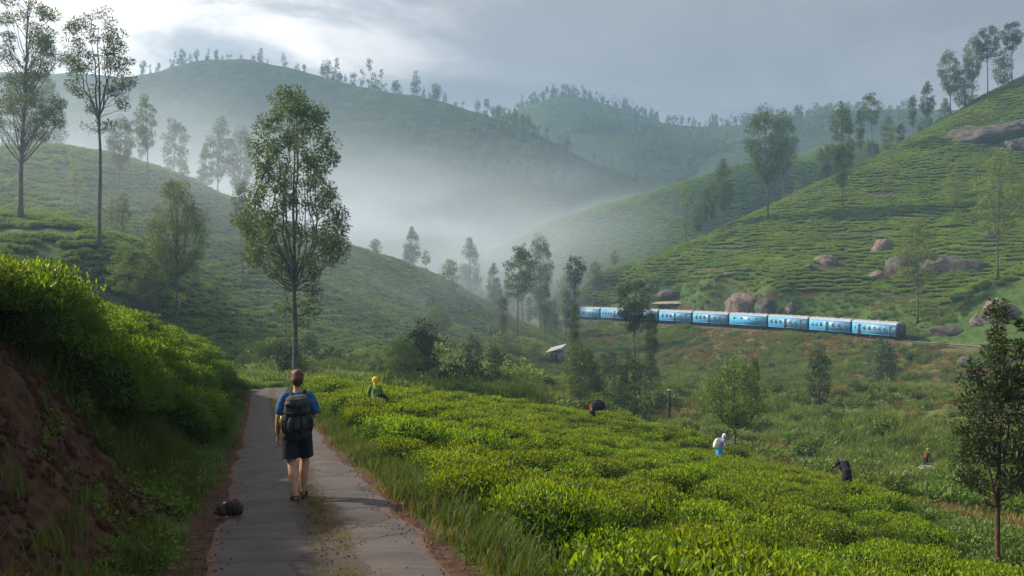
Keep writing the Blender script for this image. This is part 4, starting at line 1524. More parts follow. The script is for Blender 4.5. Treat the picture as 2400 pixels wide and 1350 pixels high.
    H = {'big': 23, 'tall_left': 32, 'forked': 29, 'round': 17, 'right_edge': 6.6, 'slender': 20, 'slender_b': 20, 'cone': 18, 'oval': 20, 'column': 22, 'spindly': 14,
         'sparse': 18, 'open': 18, 'bushy': 8, 'bushy_dark': 8, 'broad': 8.5, 'ivy': 17, 'tuft_top': 18}

    def T(kind, u, vb, vt, name, label, group=None, **kw):
        return tree_by_photo(K[kind], H[kind], u, vb, vt, name, label, group, **kw)

    silver = 'silver_oak'
    T('big', 690, 868, 208, silver, 'tall oval silver oak with many upswept stems, beyond the hiker at the bend', Y=73.0, rz=0.6, wid=0.89)
    T('slender', 671, 822, 560, silver, 'thin bare grey trunk standing close behind the tall tree at the bend', y0=80, wid=0.7)
    T('tall_left', 48, 522, -45, silver, 'tallest tree, dark and clumpy, cut by the top left corner of the picture', y0=85, rz=1.0)
    T('forked', 232, 590, 30, silver, 'very tall slim tree with a forked open crown on the left hill', y0=85, rz=2.2)
    T('slender', 185, 352, 205, silver, 'small slim tree on the left hilltop between the two tallest trees', y0=85, wid=1.25)
    T('oval', 279, 452, 272, silver, 'egg shaped hazy tree just right of the forked tall tree', y0=85, wid=0.95)
    T('slender_b', 347, 432, 222, silver, 'slim tree with a dark clump half way up, right of the egg shaped tree', y0=85, wid=1.1)
    T('round', 413, 762, 428, silver, 'wide crowned olive tree low on the left hill above the bank of tea', Y=104, rz=0.4, wid=0.86)
    T('sparse', 300, 742, 572, silver, 'pale leafy bush-like tree beside the wide crowned olive tree', Y=99, wid=1.3)
    T('bushy', 345, 740, 600, silver, 'second pale leafy tree between the bush-like one and the wide crowned one', Y=101, wid=0.75)
    T('open', 288, 640, 446, silver, 'misty tree with a round top clump below the egg shaped tree', Y=122, wid=1.0)
    T('open', 262, 650, 455, silver, 'thin misty tree leaning against the one with a round top clump', Y=126, wid=0.6)
    T('spindly', 112, 447, 372, silver, 'little forked sapling alone on the misty left slope', y0=85, wid=1.6)
    T('sparse', 178, 495, 375, silver, 'pale feathery young tree on the misty slope between the two tall trunks', y0=85, wid=0.9)
    T('open', 348, 505, 440, silver, 'small round tree on the misty slope below the slim clumped tree', y0=85, wid=1.2)
    T('open', 432, 432, 374, silver, 'small dark double crowned tree on the crest of the left hill', y0=85, wid=1.4)
    T('slender_b', 510, 470, 276, silver, 'faint tall tree lost in the mist left of the tall oval tree', Y=215, wid=1.1)
    T('cone', 482, 480, 338, silver, 'faint slim tree in the mist nearer than the lost tall one', Y=207, wid=0.8)
    T('slender', 403, 430, 275, silver, 'very faint thin tree in the mist right of the slim clumped tree', Y=222, wid=0.9)
    T('slender', 330, 420, 290, silver, 'very faint thin trunk just left of the slim clumped tree', Y=205, wid=0.6)
    T('oval', 560, 500, 300, silver, 'faint bushy tree half hidden by the left side of the tall oval tree', Y=214, wid=0.8)
    T('oval', 100, 352, 170, silver, 'ghostly broad tree in the mist behind the tallest tree', Y=205, wid=0.9)
    T('slender_b', 20, 350, 190, silver, 'ghostly tree at the left edge behind the tallest tree', Y=200, wid=1.0)
    T('slender', 568, 692, 420, silver, 'thin pale trunk rising from the hill left of the tall oval tree', y0=90, wid=0.8)
    T('bushy', 880, 600, 558, silver, 'low hazy bushy tree on the right shoulder of the left hill', Y=219, wid=1.2)
    T('spindly', 903, 668, 600, silver, 'thin sapling low on the right shoulder of the left hill', y0=90, wid=1.6)
    T('open', 998, 646, 584, silver, 'hazy wide topped tree where the left hill runs down into the mist', Y=227, wid=1.3)
    T('bushy', 1052, 690, 606, silver, 'hazy leaning bushy tree at the foot of the left hill', y0=110, wid=0.9)
    T('cone', 1103, 665, 562, silver, 'faint cone shaped tree in the mist over the valley floor', Y=270, wid=0.9)
    T('slender', 1211, 818, 575, silver, 'tall thin trunked tree with ragged side tufts in the middle of the valley', Y=180, wid=1.2)
    T('oval', 1266, 722, 554, silver, 'tall hazy tree with a bright top left of the train', Y=238, wid=0.75)
    T('column', 1226, 722, 570, silver, 'hazy narrow tree left of the tall bright topped one', Y=240, wid=1.0)
    T('ivy', 1345, 800, 604, silver, 'vine covered trunk with a leafy tuft on top in front of the first coach', Y=205, wid=1.0)
    T('bushy_dark', 1105, 862, 786, silver, 'round dark tree beyond the crest of the tea field', Y=118, wid=1.1)
    T('bushy_dark', 1160, 915, 808, silver, 'narrow dark tree in front of the thin trunked valley tree', Y=106, wid=0.8)
    T('column', 1176, 830, 690, silver, 'dark ragged tree left of the thin trunked valley tree', Y=176, wid=0.9)
    T('bushy', 1358, 950, 790, silver, 'yellow green leafy tree below the vine covered trunk', Y=98, wid=0.72)
    T('column', 1346, 905, 700, silver, 'pale slim trunk with leaves left of the yellow green tree', Y=128, wid=0.55)
    T('tuft_top', 1488, 872, 645, silver, 'twin trunked tall tree with a dark crown crossing the third coach', Y=140, wid=0.95)
    T('column', 1524, 884, 722, silver, 'slimmer dark tree right beside the twin trunked one', Y=138, wid=0.9)
    T('open', 1440, 642, 583, silver, 'hazy tree behind the tail of the train on the hill edge', Y=287, wid=1.1)
    T('bushy', 1395, 668, 612, silver, 'hazy bush-like tree near the end of the sunlit hill', Y=284, wid=0.9)
    T('bushy', 1330, 700, 640, silver, 'hazy bush-like tree above the first coach', Y=280, wid=1.0)
    grp = 'trees in the cluster at the left end of the sunlit hill'
    T('cone', 1692, 547, 376, silver, 'tallest cone shaped tree of the cluster of four on the hill edge', y0=230, wid=0.95)
    T('column', 1668, 550, 424, silver, 'narrow tree second from the tallest in the cluster of four', y0=230, wid=0.7)
    T('column', 1652, 556, 438, silver, 'short trunked tree in the middle of the cluster of four', y0=230, wid=0.8)
    T('oval', 1635, 572, 478, silver, 'lowest pale tree at the downhill end of the cluster of four', y0=230, wid=0.85)
    T('spindly', 1607, 560, 425, silver, 'thin half hidden tree just left of the cluster of four', Y=305, wid=1.5)
    T('oval', 1800, 519, 252, silver, 'big full crowned tree alone on the crest of the sunlit hill', y0=230, wid=0.95, rz=0.3)
    T('oval', 1836, 470, 262, silver, 'paler tree overlapping the right side of the big full crowned one', Y=330, wid=0.8)
    T('column', 1975, 521, 238, silver, 'tall column shaped tree half way up the sunlit hill', y0=230, wid=1.0)
    T('slender', 2045, 378, 214, silver, 'slim flat topped tree on the skyline right of the column shaped one', y0=230, wid=1.1)
    T('column', 2018, 392, 250, silver, 'narrow pale tree left of the slim flat topped one', Y=331, wid=0.8)
    T('spindly', 2088, 482, 300, silver, 'thin nearly bare young tree in the rows above the boulder', y0=230, wid=0.9)
    T('open', 2150, 757, 508, silver, 'open crowned olive tree with a long pale trunk right of the last coach', y0=150, wid=1.15)
    T('sparse', 2338, 656, 358, silver, 'tall sparse olive tree near the right edge above the spur', y0=160, wid=1.05)
    T('sparse', 2240, 520, 395, silver, 'low sparse tree behind the tall sparse olive one', y0=220, wid=1.3)
    T('spindly', 2290, 470, 372, silver, 'thin sparse tree up the slope from the low sparse one', y0=220, wid=1.6)
    T('tuft_top', 2315, 178, 56, silver, 'slender tree with a ball shaped crown on the top right skyline', Y=331, wid=1.0)
    T('tuft_top', 2372, 190, 44, silver, 'topmost slender tree at the right edge of the skyline', Y=331, wid=0.95)
    T('oval', 2278, 215, 84, silver, 'taller dark tree left of the ball crowned one on the skyline', Y=332, wid=0.75)
    T('oval', 2228, 290, 118, silver, 'broad bushy tree at the left of the skyline clump', Y=333, wid=0.85)
    T('bushy', 2352, 210, 115, silver, 'small leafy tree under the topmost slender tree', Y=334, wid=0.8)
    T('bushy', 2262, 270, 160, silver, 'leafy undergrowth tree beneath the skyline clump', Y=331, wid=1.0)
    T('cone', 2172, 330, 193, silver, 'pointed tree in the row below the skyline clump', Y=334, wid=1.0)
    T('column', 2140, 345, 222, silver, 'hazier pointed tree left of the pointed one in the skyline row', Y=338, wid=1.0)
    T('right_edge', 2338, 1300, 690, silver, 'dark young tree with a slim red-brown trunk at the right edge of the tea', Y=22.0, rz=0.5, wid=1.0)
    T('broad', 1722, 1035, 836, silver, 'rounded green tree with a double trunk below the embankment', Y=72, rz=0.8, wid=0.85)
    T('column', 1765, 1000, 830, silver, 'hazier thin leaved tree behind the rounded double trunked one', Y=92, wid=0.7)
    T('bushy_dark', 1921, 935, 806, silver, 'small dark tree on a bare stem on the embankment', Y=118, wid=0.75)
    T('bushy_dark', 2077, 885, 798, silver, 'small dark tree leaning on a pale stem below the last coach', Y=150, wid=0.75)
    T('spindly', 886, 905, 845, silver, 'small pointed sapling behind the picker in the yellow headscarf', Y=80, wid=1.2)
    # --- woods behind the crest of the sunlit hill
    kinds = ['column', 'cone', 'oval', 'slender_b']
    r = np.random.default_rng(15)
    for i in range(34):
        u = r.uniform(1845, 2215)
        Y = crest_depth(u) + r.uniform(6, 60)
        x = (u - 1200) / FPX * Y
        z = land1(x, Y)
        vt = np.interp(u, [1840, 1900, 1960, 2060, 2130, 2215], [385, 330, 262, 275, 235, 215]) + r.uniform(0, 90)
        h = np.clip((675 - vt) / FPX * Y - z, 5, 22)
        k = kinds[int(r.integers(4))]
        put_tree(K[k], (x, Y, z - 0.2), h / H[k], r.uniform(0, 6.28), silver, 'tree in the dark wood on the shoulder of the sunlit hill', 'wood on the shoulder of the sunlit hill', r.uniform(0.8, 1.2))
    # --- mist valley trees
    for i in range(22):
        u = r.uniform(900, 1330)
        Y = r.uniform(205, 330)
        x = (u - 1200) / FPX * Y
        z = land1(x, Y)
        k = ['bushy', 'column', 'cone', 'bushy_dark'][int(r.integers(4))]
        h = r.uniform(5, 10) if k.startswith('bushy') else r.uniform(8, 15)
        put_tree(K[k], (x, Y, z - 0.2), h / H[k], r.uniform(0, 6.28), silver, 'hazy tree on the misty valley floor', 'hazy trees on the valley floor')
    # --- leafy trees standing in the gully
    for i in range(24):
        u, Y = r.uniform(960, 1580), r.uniform(88, 185)
        if i < 8:
            u, Y = r.uniform(600, 960), r.uniform(82, 118)
        if 1215 < u < 1350:
            u += 150
        x = (u - 1200) / FPX * Y
        z = land1(x, Y)
        k = ['bushy', 'bushy_dark', 'broad', 'bushy_dark'][int(r.integers(4))]
        h = r.uniform(4.0, 7.5) * (0.7 if i < 8 else 1.0)
        put_tree(K[k], (x, Y, z - 0.3), h / H[k], r.uniform(0, 6.28), 'bushy_tree', 'leafy low tree in the gully beyond the crest of the tea field', 'leafy trees in the gully', r.uniform(0.9, 1.3))
    # --- ridge trees on the far hills: small in the picture
    def ridge_trees(rows, n, hpx, label, group, seed, spread=0.0):
        q = np.random.default_rng(seed)
        us = np.array([a[0] for a in rows], float)
        Ys = np.array([a[2] for a in rows], float)
        for i in range(n):
            u = q.uniform(us[0], us[-1])
            Y = np.interp(u, us, Ys) - q.uniform(-3, 4) - abs(q.normal(0, spread))
            x = (u - 1200) / FPX * Y
            z = float(far_land(np.array([x]), np.array([Y]))[0])
            h = q.uniform(*hpx) / FPX * Y * (0.6 + 0.8 * q.random() ** 2)
            put_tree(far[int(q.integers(8))], (x, Y, z - 0.5 - 0.06 * h), h / 18, q.uniform(0, 6.28), silver, label, group, q.uniform(0.8, 1.15))
    ridge_trees([(325, 0, 650), (420, 0, 652), (545, 0, 655), (680, 0, 655)], 38, (22, 46), 'tree on the top of the far left ridge', 'trees on the top of the far left ridge', 1)
    ridge_trees([(690, 0, 655), (900, 0, 640), (1080, 0, 622)], 44, (26, 62), 'tree on the skyline where the far ridge slopes right', 'trees on the sloping far skyline', 2)
    ridge_trees([(1080, 0, 622), (1300, 0, 594), (1540, 0, 560)], 34, (20, 42), 'tree on the lower end of the far ridge', 'trees on the lower end of the far ridge', 3, 6)
    ridge_trees([(1185, 0, 905), (1310, 0, 900), (1480, 0, 888)], 36, (16, 34), 'tree on the rounded far hilltop under the cloud', 'trees on the rounded far hilltop', 4, 8)
    # woods on the far slopes
    q = np.random.default_rng(6)
    P = []
    for i in range(2600):
        u = q.uniform(1000, 2150)
        Y = q.uniform(500, 830)
        x = (u - 1200) / FPX * Y
        P.append((u, x, Y))
    P = np.array(P)
    m = fbm(P[:, 1] / 90, P[:, 2] / 90, 95, 3) > 0.12
    P = P[m]
    z = far_land(P[:, 1], P[:, 2])
    src = hidden_sources('far_wood_source', [k[1] for k in far[:5]])
    s = q.uniform(0.45, 0.8, len(P))
    n2 = 260
    u2 = q.uniform(1150, 2000, n2)
    Y2 = np.interp(u2, [1150, 1310, 1480, 1700, 2000], [905, 900, 888, 862, 842]) - np.abs(q.normal(0, 9, n2)) + 3
    x2 = (u2 - 1200) / FPX * Y2
    s2 = q.uniform(0.35, 0.85, n2)
    scatter('ridge_trees', 'dense small trees along the farthest low ridge', np.stack([x2, Y2, far_land(x2, Y2) - 2.5], 1),
            np.stack([0 * s2, 0 * s2, q.uniform(0, 6.28, n2)], 1), np.stack([s2, s2, s2], 1), hidden_sources('ridge_tree_source', [k[1] for k in far[4:]] + [far[0][1]]))
    scatter('woods', 'scattered dark trees covering the hazy far slopes', np.stack([P[:, 1], P[:, 2], z - 2], 1),
            np.stack([0 * s, 0 * s, q.uniform(0, 6.28, len(P))], 1), np.stack([s, s, s], 1), src)
    print('trees', TREE_COUNT[0])


build_trees()


# ------------------------------------------------------------------ shrubs and grass
def shrub_mesh(name, seed, mat, n=420, leaf=0.20, lobes=7):
    r = np.random.default_rng(seed)
    cen = np.concatenate([[[0, 0, 0.45]], np.stack([r.normal(0, 0.42, lobes), r.normal(0, 0.42, lobes), r.uniform(0.2, 0.75, lobes)], 1)])
    rad = np.concatenate([[0.55], r.uniform(0.25, 0.45, lobes)])
    w = r.integers(0, len(cen), n)
    d = unit(r.normal(0, 1, (n, 3)))
    C = cen[w] + d * (rad[w] * r.random(n) ** 0.35)[:, None]
    C[:, 2] = np.abs(C[:, 2])
    D = unit(d + r.normal(0, 0.5, (n, 3)) + np.array([0, 0, 0.5]))
    U = unit(r.normal(0, 0.5, (n, 3)) + np.array([0, 0, 1.0]))
    ln = leaf * r.uniform(0.6, 1.4, n)
    V, F = leaf_quads(C, D, U, ln, ln * 0.5, 0.15)
    return mesh_np(name, V, F, (mat,))


def tuft_mesh(name, seed, mat, blades=26, h=0.5, spread=0.16, width=0.016, bend=0.5):
    r = np.random.default_rng(seed)
    Vs, Fs = [], []
    n = 0
    for _ in range(blades):
        a = r.uniform(0, 6.28)
        b = np.array([r.normal(0, spread), r.normal(0, spread), 0])
        hh = h * r.uniform(0.5, 1.15)
        out = np.array([math.cos(a), math.sin(a), 0])
        sd = np.array([-math.sin(a), math.cos(a), 0])
        be = bend * r.uniform(0.3, 1.3)
        pts = [b, b + np.array([0, 0, hh * 0.5]) + out * hh * 0.15 * be, b + np.array([0, 0, hh * (0.98 - 0.35 * be * 0.6)]) + out * hh * 0.62 * be]
        w = width * r.uniform(0.7, 1.4)
        Vs += [pts[0] - sd * w, pts[0] + sd * w, pts[1] - sd * w * 0.8, pts[1] + sd * w * 0.8, pts[2]]
        Fs += [(n, n + 1, n + 3), (n, n + 3, n + 2), (n + 2, n + 3, n + 4)]
        n += 5
    return mesh_np(name, np.array(Vs), np.array(Fs), (mat,))


def plant_cover():
    r = np.random.default_rng(77)
    # --- grass along the lane and on the foot of the bank
    green = [tuft_mesh('tuft_green', 300 + i, GRASS_MAT, 30, 0.22, 0.11, 0.007, 0.8) for i in range(4)]
    tall = [tuft_mesh('tuft_tall', 310 + i, GRASS_MAT, 26, 0.40, 0.12, 0.008, 0.6) for i in range(4)]
    dry = [tuft_mesh('tuft_dry', 320 + i, GRASS_DRY, 22, 0.26, 0.12, 0.006, 0.9) for i in range(3)]
    fern = [shrub_mesh('weed', 330 + i, SHRUB_LEAF, 70, 0.20, 4) for i in range(4)]
    s = np.sqrt(r.uniform(0, 1, 26000)) * 72
    s = r.uniform(1.5, 74, 30000)
    side = r.random(len(s)) < 0.55
    lat = np.where(side, ROAD_HW + r.uniform(0.05, 3.2, len(s)), -(ROAD_HW + 0.02 + np.abs(r.normal(0, 0.55, len(s)))))
    P = np.stack([np.interp(s, ROAD_S, ROAD[:, k]) for k in range(3)], 1)
    e = 0.5
    T = np.stack([np.interp(s + e, ROAD_S, ROAD[:, k]) - np.interp(s - e, ROAD_S, ROAD[:, k]) for k in range(2)], 1)
    T /= np.linalg.norm(T, axis=1, keepdims=True)
    x, y = P[:, 0] - T[:, 1] * lat, P[:, 1] + T[:, 0] * lat
    z = land(x, y)
    off = np.abs(lat) - ROAD_HW
    cut = (lat > 0) & (off > 0.75) & (off < 2.8) & (y < 11.0 - 0.25 * off) & (y > 2.4)
    keep = (r.random(len(s)) < np.clip((off - np.where(lat > 0, 0.35, 0.15)) * 1.6, 0.03, 1)) & ~((lat > 0) & (off > 1.7) & (r.random(len(s)) < 0.6)) & ~((lat < 0) & (r.random(len(s)) < 0.45)) & ~(cut & (r.random(len(s)) < 0.94)) & ~((lat < 0) & (off > 0.85))
    k = np.nonzero(keep)[0]
    isdry = (off[k] < 0.35) & (r.random(len(k)) < 0.6)
    istall = ~isdry & (off[k] > 0.3) & (r.random(len(k)) < np.where(lat[k] < 0, 0.45, 0.30))
    isgreen = ~isdry & ~istall

    def put(nm, lab, idx, src, lo, hi, tilt=0.15):
        n = len(idx)
        sc = r.uniform(lo, hi, n) * np.where((np.hypot(x[idx], y[idx]) < 42) & (nm == 'ground_cover'), 0.42, 1.0)
        scatter(nm, lab, np.stack([x[idx], y[idx], z[idx] - 0.02], 1), np.stack([r.normal(0, tilt, n), r.normal(0, tilt, n), r.uniform(0, 6.28, n)], 1),
                np.stack([sc, sc, sc * r.uniform(0.8, 1.2, n)], 1), hidden_sources(nm + '_source', src))
    put('grass', 'short green grass on the verges and the foot of the bank', k[isgreen], green, 0.7, 1.3)
    put('tall_grass', 'long wispy grass along both edges of the lane', k[istall], tall, 0.5, 1.0)
    put('dry_grass', 'dry straw coloured grass at the edges of the concrete', k[isdry], dry, 0.5, 1.0)
    # --- weeds on the strip down the middle of the lane
    s = r.uniform(2, 66, 2600)
    lat = r.normal(-0.12, 0.13, len(s))
    P = np.stack([np.interp(s, ROAD_S, ROAD[:, q]) for q in range(3)], 1)
    T = np.stack([np.interp(s + e, ROAD_S, ROAD[:, q]) - np.interp(s - e, ROAD_S, ROAD[:, q]) for q in range(2)], 1)
    T /= np.linalg.norm(T, axis=1, keepdims=True)
    x, y, z = P[:, 0] - T[:, 1] * lat, P[:, 1] + T[:, 0] * lat, P[:, 2] + 0.02
    m = np.nonzero(fbm(s / 1.4, lat * 0, 91, 3) > -0.25)[0]
    put('dry_weeds', 'low dry weeds on the gravel strip down the middle of the lane', m, dry, 0.18, 0.42, 0.3)
    # --- leafy weeds on the bank foot and the cut
    s = r.uniform(2.5, 60, 1500)
    lat = ROAD_HW + r.uniform(0.3, 2.6, len(s))
    P = np.stack([np.interp(s, ROAD_S, ROAD[:, q]) for q in range(3)], 1)
    T = np.stack([np.interp(s + e, ROAD_S, ROAD[:, q]) - np.interp(s - e, ROAD_S, ROAD[:, q]) for q in range(2)], 1)
    T /= np.linalg.norm(T, axis=1, keepdims=True)
    x, y = P[:, 0] - T[:, 1] * lat, P[:, 1] + T[:, 0] * lat
    z = land(x, y)
    off = lat - ROAD_HW
    ok = ~((y < 10.6) & (y > 3) & (off > 0.9) & (r.random(len(s)) < 0.8))
    put('undergrowth', 'broad leaved weeds in the grass at the foot of the bank', np.nonzero(ok)[0], fern, 0.12, 0.34)
    # --- valley: reeds, rough grass
    reed = [tuft_mesh('reed', 340 + i, GRASS_TALL, 110, 1.15, 0.50, 0.026, 0.95) for i in range(4)]
    rough = [tuft_mesh('rough_dry', 350 + i, GRASS_DRY, 60, 0.8, 0.42, 0.030, 0.8) for i in range(3)]
    low = [shrub_mesh('low_shrub', 360 + i, SHRUB_LEAF, 260, 0.22) for i in range(4)]
    n = 60000
    n = 72000
    Y = np.concatenate([np.sqrt(r.uniform(40 ** 2, 280 ** 2, n - 4000)), r.uniform(15, 42, 4000)])
    u = r.uniform(560, 2480, n)
    x, y = (u - 1200) / FPX * Y, Y
    z, d, arc, rd = land(x, y, True, True)
    Yr = np.interp(u, *_RAIL_U)
    v = 675 - FPX * z / y
    fieldedge = np.interp(u, [400, 760, 1000, 1400, 1560, 1700, 1850, 1990, 2100, 2150, 2210, 2290, 2350, 2500], [75, 75, 62, 58.5, 57.5, 55, 48, 41, 36, 32, 27, 22.5, 20.5, 19])
    ok = (Y > fieldedge) & (Y < Yr - 3.2) & (rd > 3.3) & soil_free(x, y, z)
    ok &= ~((u < 1130) & (v < 838))
    ok &= ~((u > 2135) & (u < 2215) & (Y > 40) & (v > 1080) & (v < 1225)) & ~((u > 1858) & (u < 1912) & (v > 1072) & (v < 1150))
    bank = Y > Yr - 46
    f = fbm(x / 10, y / 10, 93, 3)
    f2 = fbm(x / 4.0, y / 4.0, 94, 2)
    reedm = ok & (Y > 44) & (f > -0.02) & (f2 > -0.25) & (~bank | (f > 0.12)) & (r.random(n) < 0.75)
    roughm = ok & (f < np.where(bank, 0.27, 0.0)) & (Y > 30) & (r.random(n) < np.where(bank, 0.8, 0.35))
    lowm = ok & (((f2 < -0.02) & (r.random(n) < 0.26)) | ((u < 1150) & (r.random(n) < 0.4)) | (Y < 40))
    spot = (u > 2135) & (u < 2215) & (Y > 40) & (v > 1080) & (v < 1225)
    put('grass', 'short grass around the white sack lying in the scrub', np.nonzero(spot)[0], green, 0.8, 1.4)
    put('reeds', 'tall green grass in soft mounds on the valley floor', np.nonzero(reedm)[0], reed, 0.55, 1.25)
    put('rough_grass', 'dry rough grass on the embankment below the train', np.nonzero(roughm)[0], rough, 0.45, 1.0)
    put('ground_cover', 'low leafy scrub between the grass of the valley', np.nonzero(lowm)[0], low, 0.5, 1.3)
    # scrub on the rough parts of the hill above the train
    n = 26000
    Y = np.concatenate([np.sqrt(r.uniform(190 ** 2, 300 ** 2, n // 2)), r.uniform(262, 345, n // 2)])
    u = r.uniform(1330, 2440, n)
    x, y = (u - 1200) / FPX * Y, Y
    z, d, arc, rd = land(x, y, True, True)
    v = 675 - FPX * z / y
    Yr = np.interp(u, *_RAIL_U)
    ok = (Y > Yr + 3.5) & ((v > 655) & (u > 1480) & (u < 1770) | (v > 686) & (u > 1740) & (u < 2160) | (u > 2110) & (v > 745 - 0.36 * (u - 2110)))
    ok |= (Y > crest_depth(u) - 9 - 4 * fbm(x / 9, y / 9, 99, 2)) & (Y < crest_depth(u) + 12)
    ok &= soil_free(x, y, z) & (v < 800)
    f = fbm(x / 6, y / 6, 96, 3)
    put('scrub', 'scrub and rough grass above the train and along the hill edge', np.nonzero(ok & (f > -0.05) & (r.random(n) < 0.7))[0], low + reed[:2], 0.5, 1.2)
    x2 = x
    put('rough_grass', 'dry rough grass on the cutting above the train', np.nonzero(ok & (f <= -0.05) & (r.random(n) < 0.8))[0], rough, 0.5, 1.0)
    # --- single shrubs one can pick out in the valley
    big = [shrub_mesh('shrub_shape', 370 + i, [SHRUB_LEAF, OAK_LEAF_DARK, OAK_LEAF, SHRUB_LEAF, OAK_LEAF_WARM][i], 900, 0.13, 10) for i in range(5)]
    n = 900
    Y = np.sqrt(r.uniform(50 ** 2, 200 ** 2, n))
    u = r.uniform(580, 2420, n)
    x, y = (u - 1200) / FPX * Y, Y
    z, d, arc, rd = land(x, y, True, True)
    Yr = np.interp(u, *_RAIL_U)
    v = 675 - FPX * z / y
    fe = np.interp(u, [400, 760, 1000, 1400, 1560, 1700, 1850, 1990, 2100, 2150, 2210, 2290, 2350, 2500], [76, 76, 64, 60, 59, 57, 50, 43, 38, 34, 29, 25, 23, 21])
    ok = (Y > fe) & (Y < Yr - 6) & ((u > 1130) | (v > 838)) & (f2[:n] < 0.4) & soil_free(x, y, z)
    idx = np.nonzero(ok)[0]
    idx = idx[~((u[idx] > 2090) & (u[idx] < 2250) & (v[idx] > 1060)) & ~((u[idx] > 1850) & (u[idx] < 1920) & (v[idx] > 1060))]
    idx = idx[~((u[idx] > 1240) & (u[idx] < 1350) & (v[idx] > 815) & (v[idx] < 900))]
    idx = r.permutation(idx)[:290]
    for i in idx:
        sc = (r.uniform(1.7, 3.4) if (950 < u[i] < 1560 and 75 < Y[i] < 180) else r.uniform(0.8, 2.2)) * (1.35 if u[i] < 1200 else 0.95) * (0.6 if Y[i] < 60 else 1)
        o = obj('shrub', big[int(r.integers(5))], loc=(x[i], y[i], z[i] - 0.15), rot=(0, 0, r.uniform(0, 6.28)), scale=(sc, sc, sc * r.uniform(0.7, 1.1)))
        tag(o, 'leafy shrub growing in the rough grass of the valley floor', 'shrub', 'shrubs on the valley floor')


plant_cover()


# ------------------------------------------------------------------ rocks
ROCK_PINK = plain_mat('rock_pinkish', (0.070, 0.052, 0.044), (0.200, 0.152, 0.130), 0.9, 0.9, 0.2, 0.8, 0.25, obj_space=False, detail=7)
ROCK_DARK = plain_mat('rock_dark', (0.035, 0.030, 0.029), (0.105, 0.086, 0.080), 0.8, 0.9, 0.2, 0.8, 0.25, obj_space=False, detail=7)
ROCK_BLACK = plain_mat('rock_black', (0.020, 0.017, 0.016), (0.070, 0.058, 0.052), 14.0, 0.85, 0.3, 0.8, 0.02, detail=6)
ROCK_PALE = plain_mat('rock_pale', (0.32, 0.30, 0.28), (0.62, 0.60, 0.57), 5.0, 0.9, 0.2, 0.5, 0.03)


def rock_mesh(name, seed, mat, sub=4, rough=0.30, streak=0.0):
    r = np.random.default_rng(seed)
    bm = bmesh.new()
    bmesh.ops.create_icosphere(bm, subdivisions=sub, radius=1.0)
    P = np.array([v.co[:] for v in bm.verts])
    o = r.uniform(0, 60, 3)
    k = r.normal(0, 1, (9, 3))
    k /= np.linalg.norm(k, axis=1, keepdims=True)
    cutd = r.uniform(0.62, 0.9, 9)
    for kk, c in zip(k, cutd):                    # planar fractures
        d = P @ kk
        m = d > c
        P[m] -= np.outer((d[m] - c) * 0.85, kk)
    f = 1 + rough * 0.6 * fbm(P[:, 0] * 1.4 + o[0] + P[:, 2], P[:, 1] * 1.4 + o[1] - P[:, 2] * 0.7, seed, 4) \
        + rough * 0.35 * fbm(P[:, 0] * 5 + o[2] + 2 * P[:, 2], P[:, 1] * 5 + o[0], seed + 5, 3)
    if streak:
        f += streak * vnoise(np.arctan2(P[:, 1], P[:, 0]) * 6 + o[0], P[:, 2] * 0.6, seed + 9)
    P *= f[:, None]
    for v, p in zip(bm.verts, P):
        v.co = p
    me = bpy.data.meshes.new(name)
    bm.to_mesh(me)
    bm.free()
    me.materials.append(mat)
    for p in me.polygons:
        p.use_smooth = sub > 3
    return me


def rock_by_photo(u, v, wpx, hpx, seed, mat, label, name='boulder', depth=0.8, lift=0.25, y0=6.0, tilt=(0, 0), cat='rock', rough=0.45, streak=0.0, group=None, sub=4):
    x, y, z = ray_hit(u, v + hpx * 0.3, y0)
    w, h = wpx / FPX * y / 2 * 0.92, hpx / FPX * y / 2 * 0.92
    az = math.atan2(-x, y)
    o = obj(name, rock_mesh(name, seed, mat, sub, rough, streak), loc=(x, y + w * depth * 0.35, z + h * (lift - 0.05)), rot=(tilt[0], tilt[1], az), scale=(w, w * depth, h))
    return tag(o, label, cat, group)


